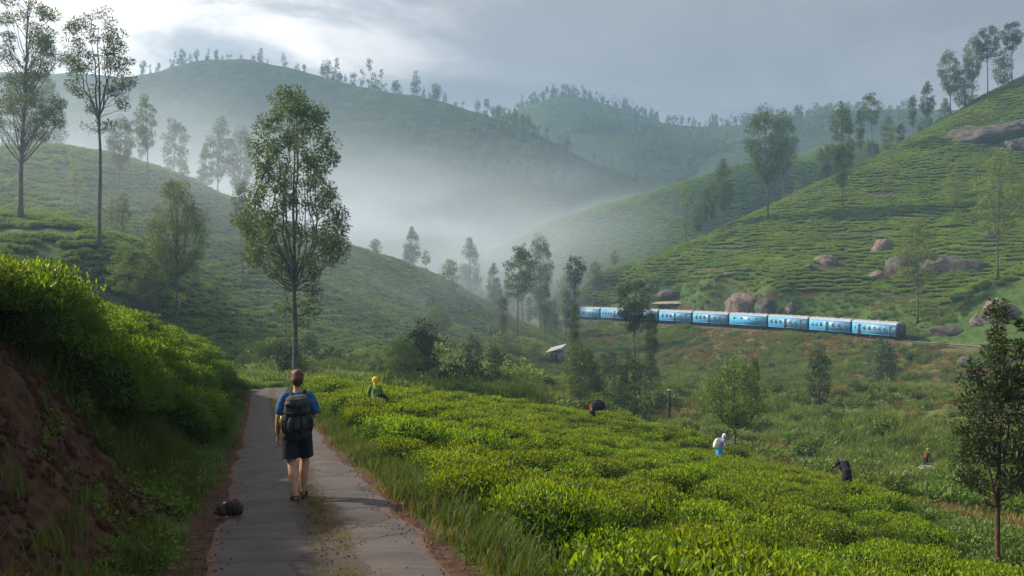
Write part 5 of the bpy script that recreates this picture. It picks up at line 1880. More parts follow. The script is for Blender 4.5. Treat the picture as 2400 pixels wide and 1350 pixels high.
def build_rocks():
    STRAW = plain_mat('straw_ledge', (0.20, 0.17, 0.10), (0.36, 0.31, 0.20), 1.2, 0.95, 0.1, 0.4, 0.1, obj_space=False)
    far = dict(y0=150)
    R = rock_by_photo
    R(1745, 702, 112, 78, 1, ROCK_PINK, 'big pinkish boulder on the cutting right above the train', lift=0.1, **far)
    R(1800, 715, 52, 56, 21, ROCK_DARK, 'dark lower block leaning on the right side of the big pinkish boulder', lift=0.1, **far)
    R(1853, 720, 26, 50, 2, ROCK_PINK, 'narrow pale slab standing above the train right of the big boulder', lift=0.2, tilt=(0, 0.3), **far)
    R(2085, 500, 36, 26, 3, ROCK_DARK, 'small dark boulder alone among the tea rows high on the hill', lift=0.3, **far)
    R(2075, 570, 66, 62, 4, ROCK_PINK, 'tall pale boulder at the head of the rocky patch on the hill', lift=0.1, **far)
    R(2110, 612, 72, 80, 5, ROCK_DARK, 'dark boulder below the tall pale one in the rocky patch', lift=0.0, **far)
    R(2050, 640, 58, 44, 22, ROCK_PINK, 'flat low boulder at the bottom of the rocky patch', lift=0.0, **far)
    R(1938, 606, 62, 48, 6, ROCK_PINK, 'rounded pinkish boulder half grown over left of the rocky patch', lift=0.1, **far)
    R(1893, 626, 40, 34, 7, ROCK_DARK, 'smaller dark boulder left of the rounded overgrown one', lift=0.1, **far)
    R(2240, 606, 170, 96, 8, ROCK_DARK, 'broad dark rock slab behind the open crowned olive tree', lift=0.05, depth=0.6, streak=0.10, **far)
    R(2320, 548, 80, 26, 23, ROCK_DARK, 'thin dark ledge of rock right of the broad slab', lift=0.0, **far)
    R(2335, 296, 235, 74, 9, ROCK_DARK, 'long bare rock face high on the hill at the right edge', lift=0.05, depth=0.6, streak=0.30, rough=0.7, tilt=(0, -0.12), **far)
    R(2380, 335, 150, 56, 10, ROCK_DARK, 'second bare rock face just under the long one', lift=0.05, depth=0.6, streak=0.30, rough=0.7, tilt=(0, -0.15), **far)
    R(2352, 712, 92, 96, 11, ROCK_PINK, 'pale streaked rock outcrop on the spur right of the train', lift=0.0, streak=0.14, depth=0.6, **far)
    R(2300, 745, 50, 44, 24, ROCK_PINK, 'smaller pale rock below the streaked outcrop', lift=0.0, **far)
    R(2225, 770, 90, 34, 12, ROCK_DARK, 'low dark rocks in the cutting right of the last coach', lift=0.0, **far)
    R(2270, 842, 50, 34, 13, ROCK_DARK, 'broken pinkish rock on the embankment under the empty track', lift=0.1, y0=120)
    R(2140, 806, 24, 14, 14, ROCK_PINK, 'small pink stones beside the rear wheels of the train', lift=0.2, y0=150)
    R(1575, 684, 74, 40, 15, ROCK_DARK, 'dark overhung boulder on the hill above the fourth coach', lift=0.1, **far)
    R(1580, 712, 110, 12, 41, STRAW, 'long flat straw coloured ledge above the third and fourth coaches', 'ledge', depth=0.5, lift=0.5, cat='ledge', rough=0.2, **far)
    R(1710, 642, 34, 18, 16, ROCK_PINK, 'small pale stone on the bare ground above the big boulder', lift=0.3, **far)
    R(1812, 870, 24, 13, 17, ROCK_PALE, 'white stone lying on the embankment below the middle of the train', lift=0.5, y0=90, tilt=(0, -0.3))
    R(2030, 855, 20, 16, 25, ROCK_PINK, 'small grey stone on the embankment right of the white one', lift=0.4, y0=90)
    R(1900, 1058, 26, 12, 26, ROCK_PALE, 'pale flat stones among the scrub behind the dark drum', lift=0.3, y0=55)
    R(2222, 1258, 44, 34, 18, ROCK_BLACK, 'dark smooth boulder between the tea bushes near the right edge tree', lift=0.55, y0=12, rough=0.2)
    R(2325, 1175, 28, 12, 19, ROCK_PALE, 'pinkish white stone behind the trunk of the right edge tree', lift=0.4, y0=28)
    # the lump of stone on the concrete
    x, y, z = ray_hit(538, 1222, 5)
    zr = float(np.interp(y, ROAD[:, 1], ROAD[:, 2])) + 0.03
    root = obj('road_stone', None, loc=(x, y, zr))
    tag(root, 'lumpy black two-part stone lying on the left edge of the concrete lane', 'stone')
    a = rock_mesh('stone_lump', 31, ROCK_BLACK, 4, 0.55)
    b = rock_mesh('stone_lump', 32, ROCK_BLACK, 4, 0.65)
    obj('lump', a, root, (0.050, 0, 0.075), (0, 0.2, 0.4), (0.100, 0.09, 0.095))
    obj('lump', b, root, (-0.070, -0.01, 0.050), (0, 0, 1.0), (0.095, 0.09, 0.062))
    p = obj('pebble', rock_mesh('pebble_shape', 33, ROCK_PALE, 3, 0.2), loc=(x - 0.055, y + 0.01, zr + 0.120), rot=(0, 0.3, 0), scale=(0.032, 0.03, 0.022))
    tag(p, 'small white pebble resting on the lumpy black stone', 'pebble')
    r = np.random.default_rng(44)
    soil = plain_mat('soil_clod', (0.026, 0.014, 0.009), (0.085, 0.043, 0.026), 8.0, 0.95, 0.1, 0.6, 0.02)
    clod = [rock_mesh('clod_%c' % (97 + i), 80 + i, soil, 2, 0.6) for i in range(4)]
    n = 3200
    sY = r.uniform(2.8, 11.2, n)
    off = r.uniform(0.45, 2.6, n)
    x, y = 0.6 - 0.285 * sY - (ROAD_HW + off) * 1.04, sY + 0.0
    ok = fbm(x / 0.5, y / 0.5, 98, 3) > -0.15
    x, y = x[ok], y[ok]
    sc = r.uniform(0.012, 0.055, len(x)) * np.where(r.random(len(x)) < 0.06, 2.2, 1)
    scatter('rubble', 'clods of red-brown earth on the cut face of the left bank', np.stack([x, y, land(x, y)], 1), r.uniform(0, 6, (len(x), 3)),
            np.stack([sc, sc * 0.8, sc * 0.7], 1), hidden_sources('rubble_source', clod))
    peb = [rock_mesh('grit_%c' % (97 + i), 60 + i, ROCK_DARK, 1, 0.3) for i in range(3)]
    n = 2600
    s = r.uniform(2.5, 30, n)
    lat = np.where(r.random(n) < 0.5, r.normal(-0.1, 0.16, n), np.sign(r.normal(0, 1, n)) * (ROAD_HW + r.normal(0, 0.14, n)))
    P = np.stack([np.interp(s, ROAD_S, ROAD[:, k]) for k in range(3)], 1)
    nx, ny = math.cos(math.radians(16)), math.sin(math.radians(16))
    x, y = P[:, 0] - nx * lat, P[:, 1] - ny * lat
    z = np.where(np.abs(lat) < ROAD_HW, P[:, 2] + 0.03, land(x, y))
    sc = r.uniform(0.004, 0.014, n) * np.where(r.random(n) < 0.03, 1.8, 1)
    scatter('gravel', 'loose grit and small stones on the concrete lane', np.stack([x, y, z + 0.004], 1), r.uniform(0, 6, (n, 3)), np.stack([sc, sc, sc * 0.7], 1), hidden_sources('gravel_source', peb))


build_rocks()


# ------------------------------------------------------------------ railway and train
BLUE = plain_mat('train_blue', (0.048, 0.285, 0.56), (0.090, 0.38, 0.68), 0.9, 0.42, 0.5, 0.05, 0.01, detail=6)
NAVY_SHADED = plain_mat('train_navy_shaded', (0.010, 0.040, 0.085), (0.018, 0.070, 0.125), 2.0, 0.5, 0.4, 0.05)  # darker end paint, with the shade on the ends put into the colour
ROOF = plain_mat('train_roof', (0.20, 0.23, 0.27), (0.34, 0.36, 0.40), 1.8, 0.6, 0.4, 0.1)
UNDER = plain_mat('train_underframe', (0.022, 0.018, 0.016), (0.070, 0.050, 0.042), 3.0, 0.8, 0.2, 0.2)
FRAME = plain_mat('window_frame', (0.26, 0.36, 0.42), (0.36, 0.46, 0.50), 4.0, 0.5, 0.4, 0.0)
GLASS = plain_mat('window_dark', (0.012, 0.012, 0.014), (0.075, 0.055, 0.045), 2.2, 0.15, 0.5, 0.0)
BLIND = plain_mat('window_blind', (0.24, 0.30, 0.32), (0.36, 0.42, 0.42), 3.0, 0.5, 0.4, 0.0)
DOORWAY_SHADE = plain_mat('doorway_shade', (0.020, 0.016, 0.016), (0.085, 0.050, 0.040), 1.6, 0.8, 0.2, 0.0)  # flat panel coloured dark for the shade inside the open doorway
BALLAST = plain_mat('ballast', (0.060, 0.045, 0.038), (0.150, 0.110, 0.088), 9.0, 0.95, 0.2, 0.8, 0.08, obj_space=False)
STEEL = plain_mat('rail_steel', (0.10, 0.075, 0.06), (0.22, 0.18, 0.16), 6.0, 0.5, 0.5, 0.1)
TIMBER = plain_mat('sleeper_timber', (0.03, 0.024, 0.02), (0.08, 0.06, 0.05), 4.0, 0.9, 0.2, 0.3)


def build_train():
    T = np.gradient(RAIL[:, :2], axis=0)
    T /= np.linalg.norm(T, axis=1, keepdims=True)
    NN = np.stack([-T[:, 1], T[:, 0]], 1)
    # ballast bed with rails and sleepers
    prof = [(-2.6, -0.30), (-1.6, -0.02), (1.6, -0.02), (2.6, -0.30)]
    V = np.concatenate([np.stack([RAIL[:, 0] + NN[:, 0] * o, RAIL[:, 1] + NN[:, 1] * o, RAIL[:, 2] + h], 1)[:, None] for o, h in prof], 1)
    n, m = V.shape[:2]
    i = np.arange(n - 1)[:, None] * m
    j = np.arange(m - 1)[None]
    F = np.stack([i + j, i + m + j, i + m + j + 1, i + j + 1], -1).reshape(-1, 4)
    bed = obj('railway_track', mesh_np('railway_track', V.reshape(-1, 3), F, (BALLAST,)))
    tag(bed, 'single railway track on a stone bed along the hillside', kind='structure')
    for o in (-0.72, 0.72):
        P = np.stack([RAIL[:, 0] + NN[:, 0] * o, RAIL[:, 1] + NN[:, 1] * o, RAIL[:, 2] + 0.13], 1)
        g = Geo()
        g.tube(P, 0.06, 4)
        g.build('rail', STEEL, bed)
    g = Geo()
    q = np.arange(0, len(RAIL) - 1, 0.36)
    for t in q:
        k = int(t)
        f = t - k
        c = RAIL[k] * (1 - f) + RAIL[k + 1] * f
        g.box((c[0], c[1], c[2] + 0.02), (2.3, 0.24, 0.14), math.atan2(NN[k][1], NN[k][0]))
    tag(g.build('sleepers', TIMBER, bed), kind='stuff')

    s = np.concatenate([[0], np.cumsum(np.linalg.norm(np.diff(RAIL, axis=0), axis=1))])
    # arc position of the rear end of the last coach
    d0 = np.linalg.norm(RAIL[:, :2] - RAIL_FINE[0][:2], axis=1)
    s0 = s[int(np.argmin(d0))] - 1.3

    def at(a):
        return np.array([np.interp(a, s, RAIL[:, k]) for k in range(3)])
    root = obj('train', None, loc=tuple(at(s0 + 4.5 * COACH_L)))
    tag(root, 'sky blue passenger train of nine coaches standing on the hillside track', 'train')
    base = Vector(root.location)
    Lb, W2, z0, z1 = COACH_L - 0.70, 1.60, 1.00, 3.42
    # shared shapes
    g = Geo()                                     # shell: two sides, floor, ends
    g.box((0, 0, (z0 + z1) / 2), (Lb, 2 * W2, z1 - z0))
    g.box((0, -W2 - 0.012, z0 + 0.06), (Lb, 0.02, 0.10))
    body = g.mesh('carriage_shell', BLUE)
    a = np.linspace(0, np.pi, 15)
    yy, zz = -np.cos(a) * (W2 + 0.05), z1 + np.sin(a) ** 0.8 * 0.62
    V = np.concatenate([np.stack([np.full(15, x), yy, zz], 1) for x in np.linspace(-Lb / 2 - 0.06, Lb / 2 + 0.06, 8)])
    i = np.arange(7)[:, None] * 15
    j = np.arange(14)[None]
    F = np.stack([i + j, i + 15 + j, i + 15 + j + 1, i + j + 1], -1).reshape(-1, 4)
    g = Geo()
    g.add(V, F)
    for e in (0, 7):                              # close the ends of the arch
        g.add(V[e * 15:(e + 1) * 15], np.array([[0, k, k + 1] for k in range(1, 14)]))
    for x in np.linspace(-Lb / 2 + 1.2, Lb / 2 - 1.2, 5):
        g.box((x, 0, z1 + 0.66), (0.5, 0.5, 0.16), taper=0.8)
    roof = g.mesh('roof', ROOF)
    g = Geo()
    g.box((0, 0, 0.86), (Lb - 0.1, 2.3, 0.22))
    for x, w in ((-0.9, 1.3), (1.1, 0.9), (-2.2, 0.5)):
        g.box((x, -0.85, 0.58), (w, 0.7, 0.42))
        g.box((-x, 0.85, 0.58), (w, 0.7, 0.42))
    for e in (-1, 1):
        for y in (-0.75, 0.75):
            g.tube([(e * Lb / 2, y, 0.98), (e * (Lb / 2 + 0.26), y, 0.98)], 0.13, 8)
    under = g.mesh('underframe', UNDER)
    g = Geo()
    for x in (-0.95, 0.95):
        for y in (-0.78, 0.78):
            g.tube([(x, y - 0.06, 0.42), (x, y + 0.06, 0.42)], 0.42, 14)
        g.tube([(x, -0.9, 0.42), (x, 0.9, 0.42)], 0.07, 6)
    for y in (-0.95, 0.95):
        g.box((0, y, 0.50), (2.6, 0.12, 0.26))
        g.box((0, y, 0.72), (0.8, 0.16, 0.22))
    bogie = g.mesh('bogie', UNDER)

    def window_mesh(w, h, blind):
        q = Geo()
        for dx in (-w / 2, w / 2):
            q.box((dx, 0, 0), (0.06, 0.06, h + 0.06), mi=0)
        for dz in (-h / 2, h / 2):
            q.box((0, 0, dz), (w + 0.06, 0.064, 0.06), mi=0)
        q.box((0, 0.012, -h * blind / 2), (w - 0.06, 0.03, h * (1 - blind) - 0.06), mi=1)
        if blind > 0:
            q.box((0, 0.006, h * (1 - blind) / 2), (w - 0.06, 0.03, h * blind - 0.03), mi=2)
        return q.mesh('window', (FRAME, GLASS, BLIND))
    wins = {'h': window_mesh(0.70, 0.98, 0.36), 'd': window_mesh(0.70, 0.92, 0.10), 'p': window_mesh(0.66, 0.96, 0.62), 's': window_mesh(0.62, 0.46, 0.20), 'n': window_mesh(0.34, 0.86, 0.5)}
    q = Geo()
    q.box((0, 0.016, 0), (0.72, 0.03, 1.96), mi=1)
    for dx in (-0.40, 0.40):
        q.box((dx, 0, 0), (0.09, 0.07, 2.05), mi=0)
    q.box((0, 0, 1.02), (0.88, 0.074, 0.09), mi=0)
    q.box((0, -0.02, -1.02), (0.80, 0.22, 0.06), mi=2)
    q.box((0.29, -0.02, -0.15), (0.03, 0.03, 1.0), mi=0)
    door = q.mesh('door', (BLUE, DOORWAY_SHADE, UNDER))
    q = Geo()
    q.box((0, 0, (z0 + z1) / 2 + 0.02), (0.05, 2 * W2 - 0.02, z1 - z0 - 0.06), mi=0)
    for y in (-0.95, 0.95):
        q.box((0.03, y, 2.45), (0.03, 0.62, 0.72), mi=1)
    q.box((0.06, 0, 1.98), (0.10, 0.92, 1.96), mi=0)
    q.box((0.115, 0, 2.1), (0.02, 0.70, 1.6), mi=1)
    end = q.mesh('end_wall', (NAVY_SHADED, GLASS))
    # window and door pattern along each coach as seen from the lane (fraction of length from its far end)
    plans = [
        [('n', .07), ('D', .17), ('h', .285), ('h', .40), ('h', .515), ('h', .63), ('h', .745), ('D', .875), ('n', .955)],
        [('p', .08), ('p', .18), ('d', .30), ('D', .45), ('d', .60), ('d', .74), ('d', .88)],
        [('h', .08), ('d', .20), ('d', .32), ('D', .45), ('h', .58), ('h', .70), ('D', .84), ('n', .94)],
        [('s', .13), ('s', .33), ('s', .53), ('s', .73)],
        [('h', .10), ('h', .22), ('d', .34), ('D', .48), ('h', .63), ('d', .76), ('d', .89)],
        [('h', .11), ('d', .25), ('d', .37), ('D', .50), ('h', .66), ('D', .84), ('n', .94)],
        [('p', .10), ('p', .22), ('h', .34), ('D', .48), ('p', .62), ('p', .76), ('h', .89)],
        [('p', .09), ('h', .20), ('p', .31), ('h', .42), ('D', .54), ('p', .66), ('h', .77), ('p', .88)],
        [('D', .09), ('p', .22), ('h', .34), ('p', .46), ('h', .58), ('p', .70), ('p', .82), ('n', .93)],
    ]
    looks = {0: 'last coach with a shade-darkened navy rear end wall', 3: 'plain sided coach with four small high windows', 8: 'foremost coach in view, pale in the haze'}
    for k in range(9):
        a0 = at(s0 + k * COACH_L + 0.25)
        a1 = at(s0 + (k + 1) * COACH_L - 0.25)
        c = (a0 + a1) / 2
        d = a0 - a1
        car = obj('carriage', body, root, loc=tuple(Vector(c) - base), rot=(0, -math.atan2(d[2], math.hypot(d[0], d[1])), math.atan2(d[1], d[0])))
        if k in looks:
            car['label'] = looks[k]
        obj('roof', roof, car)
        obj('underframe', under, car)
        for x in (-Lb / 2 + 1.9, Lb / 2 - 1.9):
            obj('bogie', bogie, car, (x, 0, 0))
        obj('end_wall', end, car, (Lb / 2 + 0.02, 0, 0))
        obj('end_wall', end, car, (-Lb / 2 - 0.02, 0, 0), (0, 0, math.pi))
        for kind, f in plans[k]:
            x = -Lb / 2 + f * Lb
            if kind == 'D':
                obj('door', door, car, (x, -W2 - 0.022, z0 + 1.08))
            else:
                obj('window', wins[kind], car, (x, -W2 - 0.022, 2.42 if kind != 's' else 2.72))
            if kind == 'D':
                obj('door', door, car, (-x, W2 + 0.022, z0 + 1.08), (0, 0, math.pi))
            else:
                obj('window', wins[kind], car, (-x, W2 + 0.022, 2.42 if kind != 's' else 2.72), (0, 0, math.pi))


build_train()


# ------------------------------------------------------------------ hut, post, drum
def build_hut():
    wall = plain_mat('hut_wall', (0.13, 0.125, 0.12), (0.24, 0.235, 0.23), 2.0, 0.9, 0.2, 0.3)
    tin = plain_mat('hut_tin_roof', (0.24, 0.245, 0.26), (0.38, 0.39, 0.41), 1.2, 0.45, 0.5, 0.1)
    dark = plain_mat('hut_opening', (0.010, 0.010, 0.010), (0.03, 0.028, 0.025), 2.0, 0.9, 0.1, 0.0)
    x, y, z = ray_hit(1306, 850, 110)
    z += 0.4
    s = y / FPX
    w, h = 28 * s, 20 * s
    root = obj('hut', None, loc=(x, y, z - 0.1), rot=(0, 0, -0.5))
    tag(root, 'small grey hut with a sloping tin roof in the valley below the train', 'hut')
    g = Geo().box((0, 0, h * 0.5), (w, w * 0.8, h))
    g.box((0, w * 0.2, h * 0.66), (w * 0.98, w * 0.38, h * 1.28))
    g.build('wall', wall, root)
    g = Geo()
    xs = np.linspace(-w * 0.85, w * 0.62, 25)
    for i in range(24):
        t = 0.05 * math.sin(i * math.pi)
        z0, z1 = h * 0.98 + (xs[i] + w * 0.85) / (1.47 * w) * h * 0.55, h * 0.98 + (xs[i + 1] + w * 0.85) / (1.47 * w) * h * 0.55
        d = 0.03 * (i % 2)
        V = [(xs[i], -w * 0.55, z0 + d), (xs[i + 1], -w * 0.55, z1 + 0.03 - d), (xs[i + 1], w * 0.55, z1 + 0.03 - d + h * 0.5), (xs[i], w * 0.55, z0 + d + h * 0.5)]
        g.add(np.array(V), np.array([[0, 1, 2, 3]]))
        g.add(np.array(V) - np.array([0, 0, 0.06]), np.array([[3, 2, 1, 0]]))
    g.build('roof', tin, root)
    Geo().box((w * 0.1, -w * 0.4 - 0.02, h * 0.42), (w * 0.26, 0.05, h * 0.8)).build('door', dark, root)
    Geo().box((-w * 0.28, -w * 0.4 - 0.02, h * 0.58), (w * 0.22, 0.05, h * 0.28)).build('window', dark, root)
    for px in (-w * 0.78,):
        for py in (-w * 0.48, w * 0.48):
            Geo().tube([(px, py, 0), (px, py, h * 0.98)], 0.06, 6).build('post', dark, root)
    # weathered post at the edge of the valley
    pm = plain_mat('post_wood', (0.018, 0.016, 0.015), (0.060, 0.052, 0.047), 4.0, 0.9, 0.2, 0.4)
    x, y, z = ray_hit(1568, 984, 60)
    hh = 70 / FPX * y
    root = obj('post', None, loc=(x, y, z - 0.2))
    tag(root, 'dark weathered post standing alone beyond the crest of the tea field', 'post')
    g = Geo().tube([(0, 0, 0), (0.02, 0, hh * 0.5), (0, 0, hh + 0.1)], [0.17, 0.16, 0.15], 9)
    g.build('shaft', pm, root, True)
    Geo().tube([(0, 0, hh + 0.08), (0, 0, hh + 0.16)], [0.2, 0.17], 9).build('cap', ROCK_PALE, root)
    Geo().box((0.1, 0, hh * 0.93), (0.5, 0.08, 0.09)).build('crossbar', pm, root)
    # drum
    x, y, z = ray_hit(1885, 1093, 40)
    s = y / FPX
    root = obj('drum', None, loc=(x, y, z - 0.05))
    tag(root, 'small dark drum with a pale grey lid in the grass beyond the tea field', 'drum')
    g = Geo().loft([(0, 0, 0, 11 * s, 11 * s), (0, 0, 7 * s, 11.5 * s, 11.5 * s), (0, 0, 14 * s, 11 * s, 11 * s)], 14)
    g.build('barrel', pm, root)
    g = Geo().loft([(0, 0, 14 * s, 12 * s, 12 * s), (0, 0, 17 * s, 11 * s, 11 * s)], 14)
    g.build('lid', plain_mat('lid_grey', (0.10, 0.12, 0.14), (0.18, 0.20, 0.22), 6.0, 0.6), root)


build_hut()


# ------------------------------------------------------------------ people
def fuse(name, g, mat, voxel=0.008, smooth_it=2):
    """grow one continuous surface over the collected shapes"""
    me = g.mesh(name + '_cage', mat)
    o = bpy.data.objects.new(name + '_cage', me)
    COL.objects.link(o)
    md = o.modifiers.new('r', 'REMESH')
    md.mode = 'VOXEL'
    md.voxel_size = voxel
    md.use_smooth_shade = True
    sm = o.modifiers.new('s', 'SMOOTH')
    sm.factor = 0.5
    sm.iterations = smooth_it
    dg = bpy.context.evaluated_depsgraph_get()
    out = bpy.data.meshes.new_from_object(o.evaluated_get(dg))
    out.name = name
    bpy.data.objects.remove(o)
    if not len(out.materials):
        out.materials.append(mat)
    return out


def ball(g, c, r, n=14, mi=0):
    c = np.array(c, float)
    r = np.broadcast_to(np.asarray(r, float), (3,))
    ph = np.linspace(-np.pi / 2, np.pi / 2, n // 2 + 2)[1:-1]
    rings = [(c[0], c[1], c[2] + r[2] * math.sin(p), r[0] * math.cos(p), r[1] * math.cos(p)) for p in ph]
    g.loft(rings, n, mi)
    return g


def limb(g, P, R, sides=12):
    P = np.asarray(P, float)
    t = np.linspace(0, 1, len(P))
    k = np.linspace(0, 1, len(P) * 3 - 2)
    Q = np.stack([np.interp(k, t, P[:, i]) for i in range(3)], 1)
    g.tube(Q, np.interp(k, t, R), sides)
    ball(g, P[0], R[0], 10)
    ball(g, P[-1], R[-1], 10)
    return g


def hand(g, wrist, direction, thumb_side, up, size=0.18, curl=0.35):
    """palm, four unequal curled fingers and a thumb from the side of the palm"""
    w = np.array(wrist, float)
    d = np.array(direction, float); d /= np.linalg.norm(d)
    s = np.array(thumb_side, float); s -= d * (s @ d); s /= np.linalg.norm(s)
    n = np.cross(d, s)
    if n @ np.array(up) < 0:
        n = -n
    for k in (-1, -0.33, 0.33, 1):
        limb(g, [w + s * 0.010 * k, w + d * size * 0.50 + s * size * 0.19 * k], [size * 0.085, size * 0.085], 8)
    for k, ln in ((1, 0.40), (0.33, 0.47), (-0.33, 0.43), (-1, 0.33)):
        a = w + d * size * 0.50 + s * size * 0.19 * k
        b = a + (d - n * curl * 0.5) * size * ln * 0.45
        c = b + (d - n * curl * 1.2) * size * ln * 0.33
        e = c + (d * 0.7 - n * curl * 1.8) * size * ln * 0.25
        limb(g, [a, b, c, e], [size * 0.055, size * 0.050, size * 0.046, size * 0.038], 7)
    a = w + d * size * 0.16 + s * size * 0.20
    b = a + (d * 0.6 + s * 0.7) * size * 0.20
    c = b + (d * 0.9 + s * 0.15 - n * 0.3) * size * 0.22
    limb(g, [a, b, c], [size * 0.065, size * 0.055, size * 0.045], 7)


def head_shape(g, c, r=1.0, face=(0, 1, 0)):
    """skull, jaw, nose, brow and ears looking along face (in the xy plane)"""
    c = np.array(c, float)
    f = np.array(face, float); f /= np.linalg.norm(f)
    s = np.array([f[1], -f[0], 0])
    ball(g, c + np.array([0, 0, 0.012]), (0.076 * r, 0.090 * r, 0.108 * r), 18)
    ball(g, c + f * 0.028 * r + np.array([0, 0, -0.055 * r]), (0.058 * r, 0.060 * r, 0.062 * r), 14)
    limb(g, [c + f * 0.088 * r + np.array([0, 0, 0.012 * r]), c + f * 0.108 * r + np.array([0, 0, -0.022 * r])], [0.010 * r, 0.015 * r], 8)
    limb(g, [c + f * 0.082 * r + s * 0.035 * r + np.array([0, 0, 0.030 * r]), c + f * 0.082 * r - s * 0.035 * r + np.array([0, 0, 0.030 * r])], [0.012 * r, 0.012 * r], 8)
    limb(g, [c + f * 0.078 * r + s * 0.018 * r + np.array([0, 0, -0.055 * r]), c + f * 0.078 * r - s * 0.018 * r + np.array([0, 0, -0.055 * r])], [0.009 * r, 0.009 * r], 8)
    for k in (-1, 1):
        ball(g, c + s * k * 0.078 * r + np.array([0, 0, -0.008 * r]) - f * 0.005, (0.012 * r, 0.018 * r, 0.030 * r), 10)


def eyes(parent, c, face, r=1.0):
    c = np.array(c, float)
    f = np.array(face, float); f /= np.linalg.norm(f)
    s = np.array([f[1], -f[0], 0])
    em = bpy.data.materials.get('eye') or plain_mat('eye', (0.02, 0.015, 0.012), (0.5, 0.5, 0.48), 30, 0.2, 0.5, 0)
    for k in (-1, 1):
        g = Geo()
        ball(g, c + f * 0.083 * r + s * k * 0.030 * r + np.array([0, 0, 0.012 * r]), 0.011 * r, 8)
        g.build('eye', em, parent, True)


SKIN = plain_mat('skin_fair', (0.44, 0.235, 0.155), (0.54, 0.31, 0.215), 9.0, 0.55, 0.35, 0.1, 0.003)
SKIN_DARK = plain_mat('skin_brown', (0.105, 0.050, 0.030), (0.16, 0.080, 0.05), 9.0, 0.55, 0.35, 0.1, 0.003)


def cloth(name, a, b, scale=14):
    return plain_mat(name, a, b, scale, 0.85, 0.2, 0.5, 0.012, detail=3)


def wrinkle(me, amp=0.006, freq=16.0, seed=3):
    n = len(me.vertices)
    co = np.empty(n * 3, np.float32)
    me.vertices.foreach_get('co', co)
    co = co.reshape(-1, 3)
    no = np.empty(n * 3, np.float32)
    me.vertices.foreach_get('normal', no)
    no = no.reshape(-1, 3)
    f = fbm(co[:, 0] * freq + co[:, 2] * freq * 0.5, co[:, 2] * freq * 0.8 - co[:, 1] * freq * 0.6, seed, 3)
    co += no * (f * amp)[:, None]
    me.vertices.foreach_set('co', co.ravel())
    me.update()
    return me


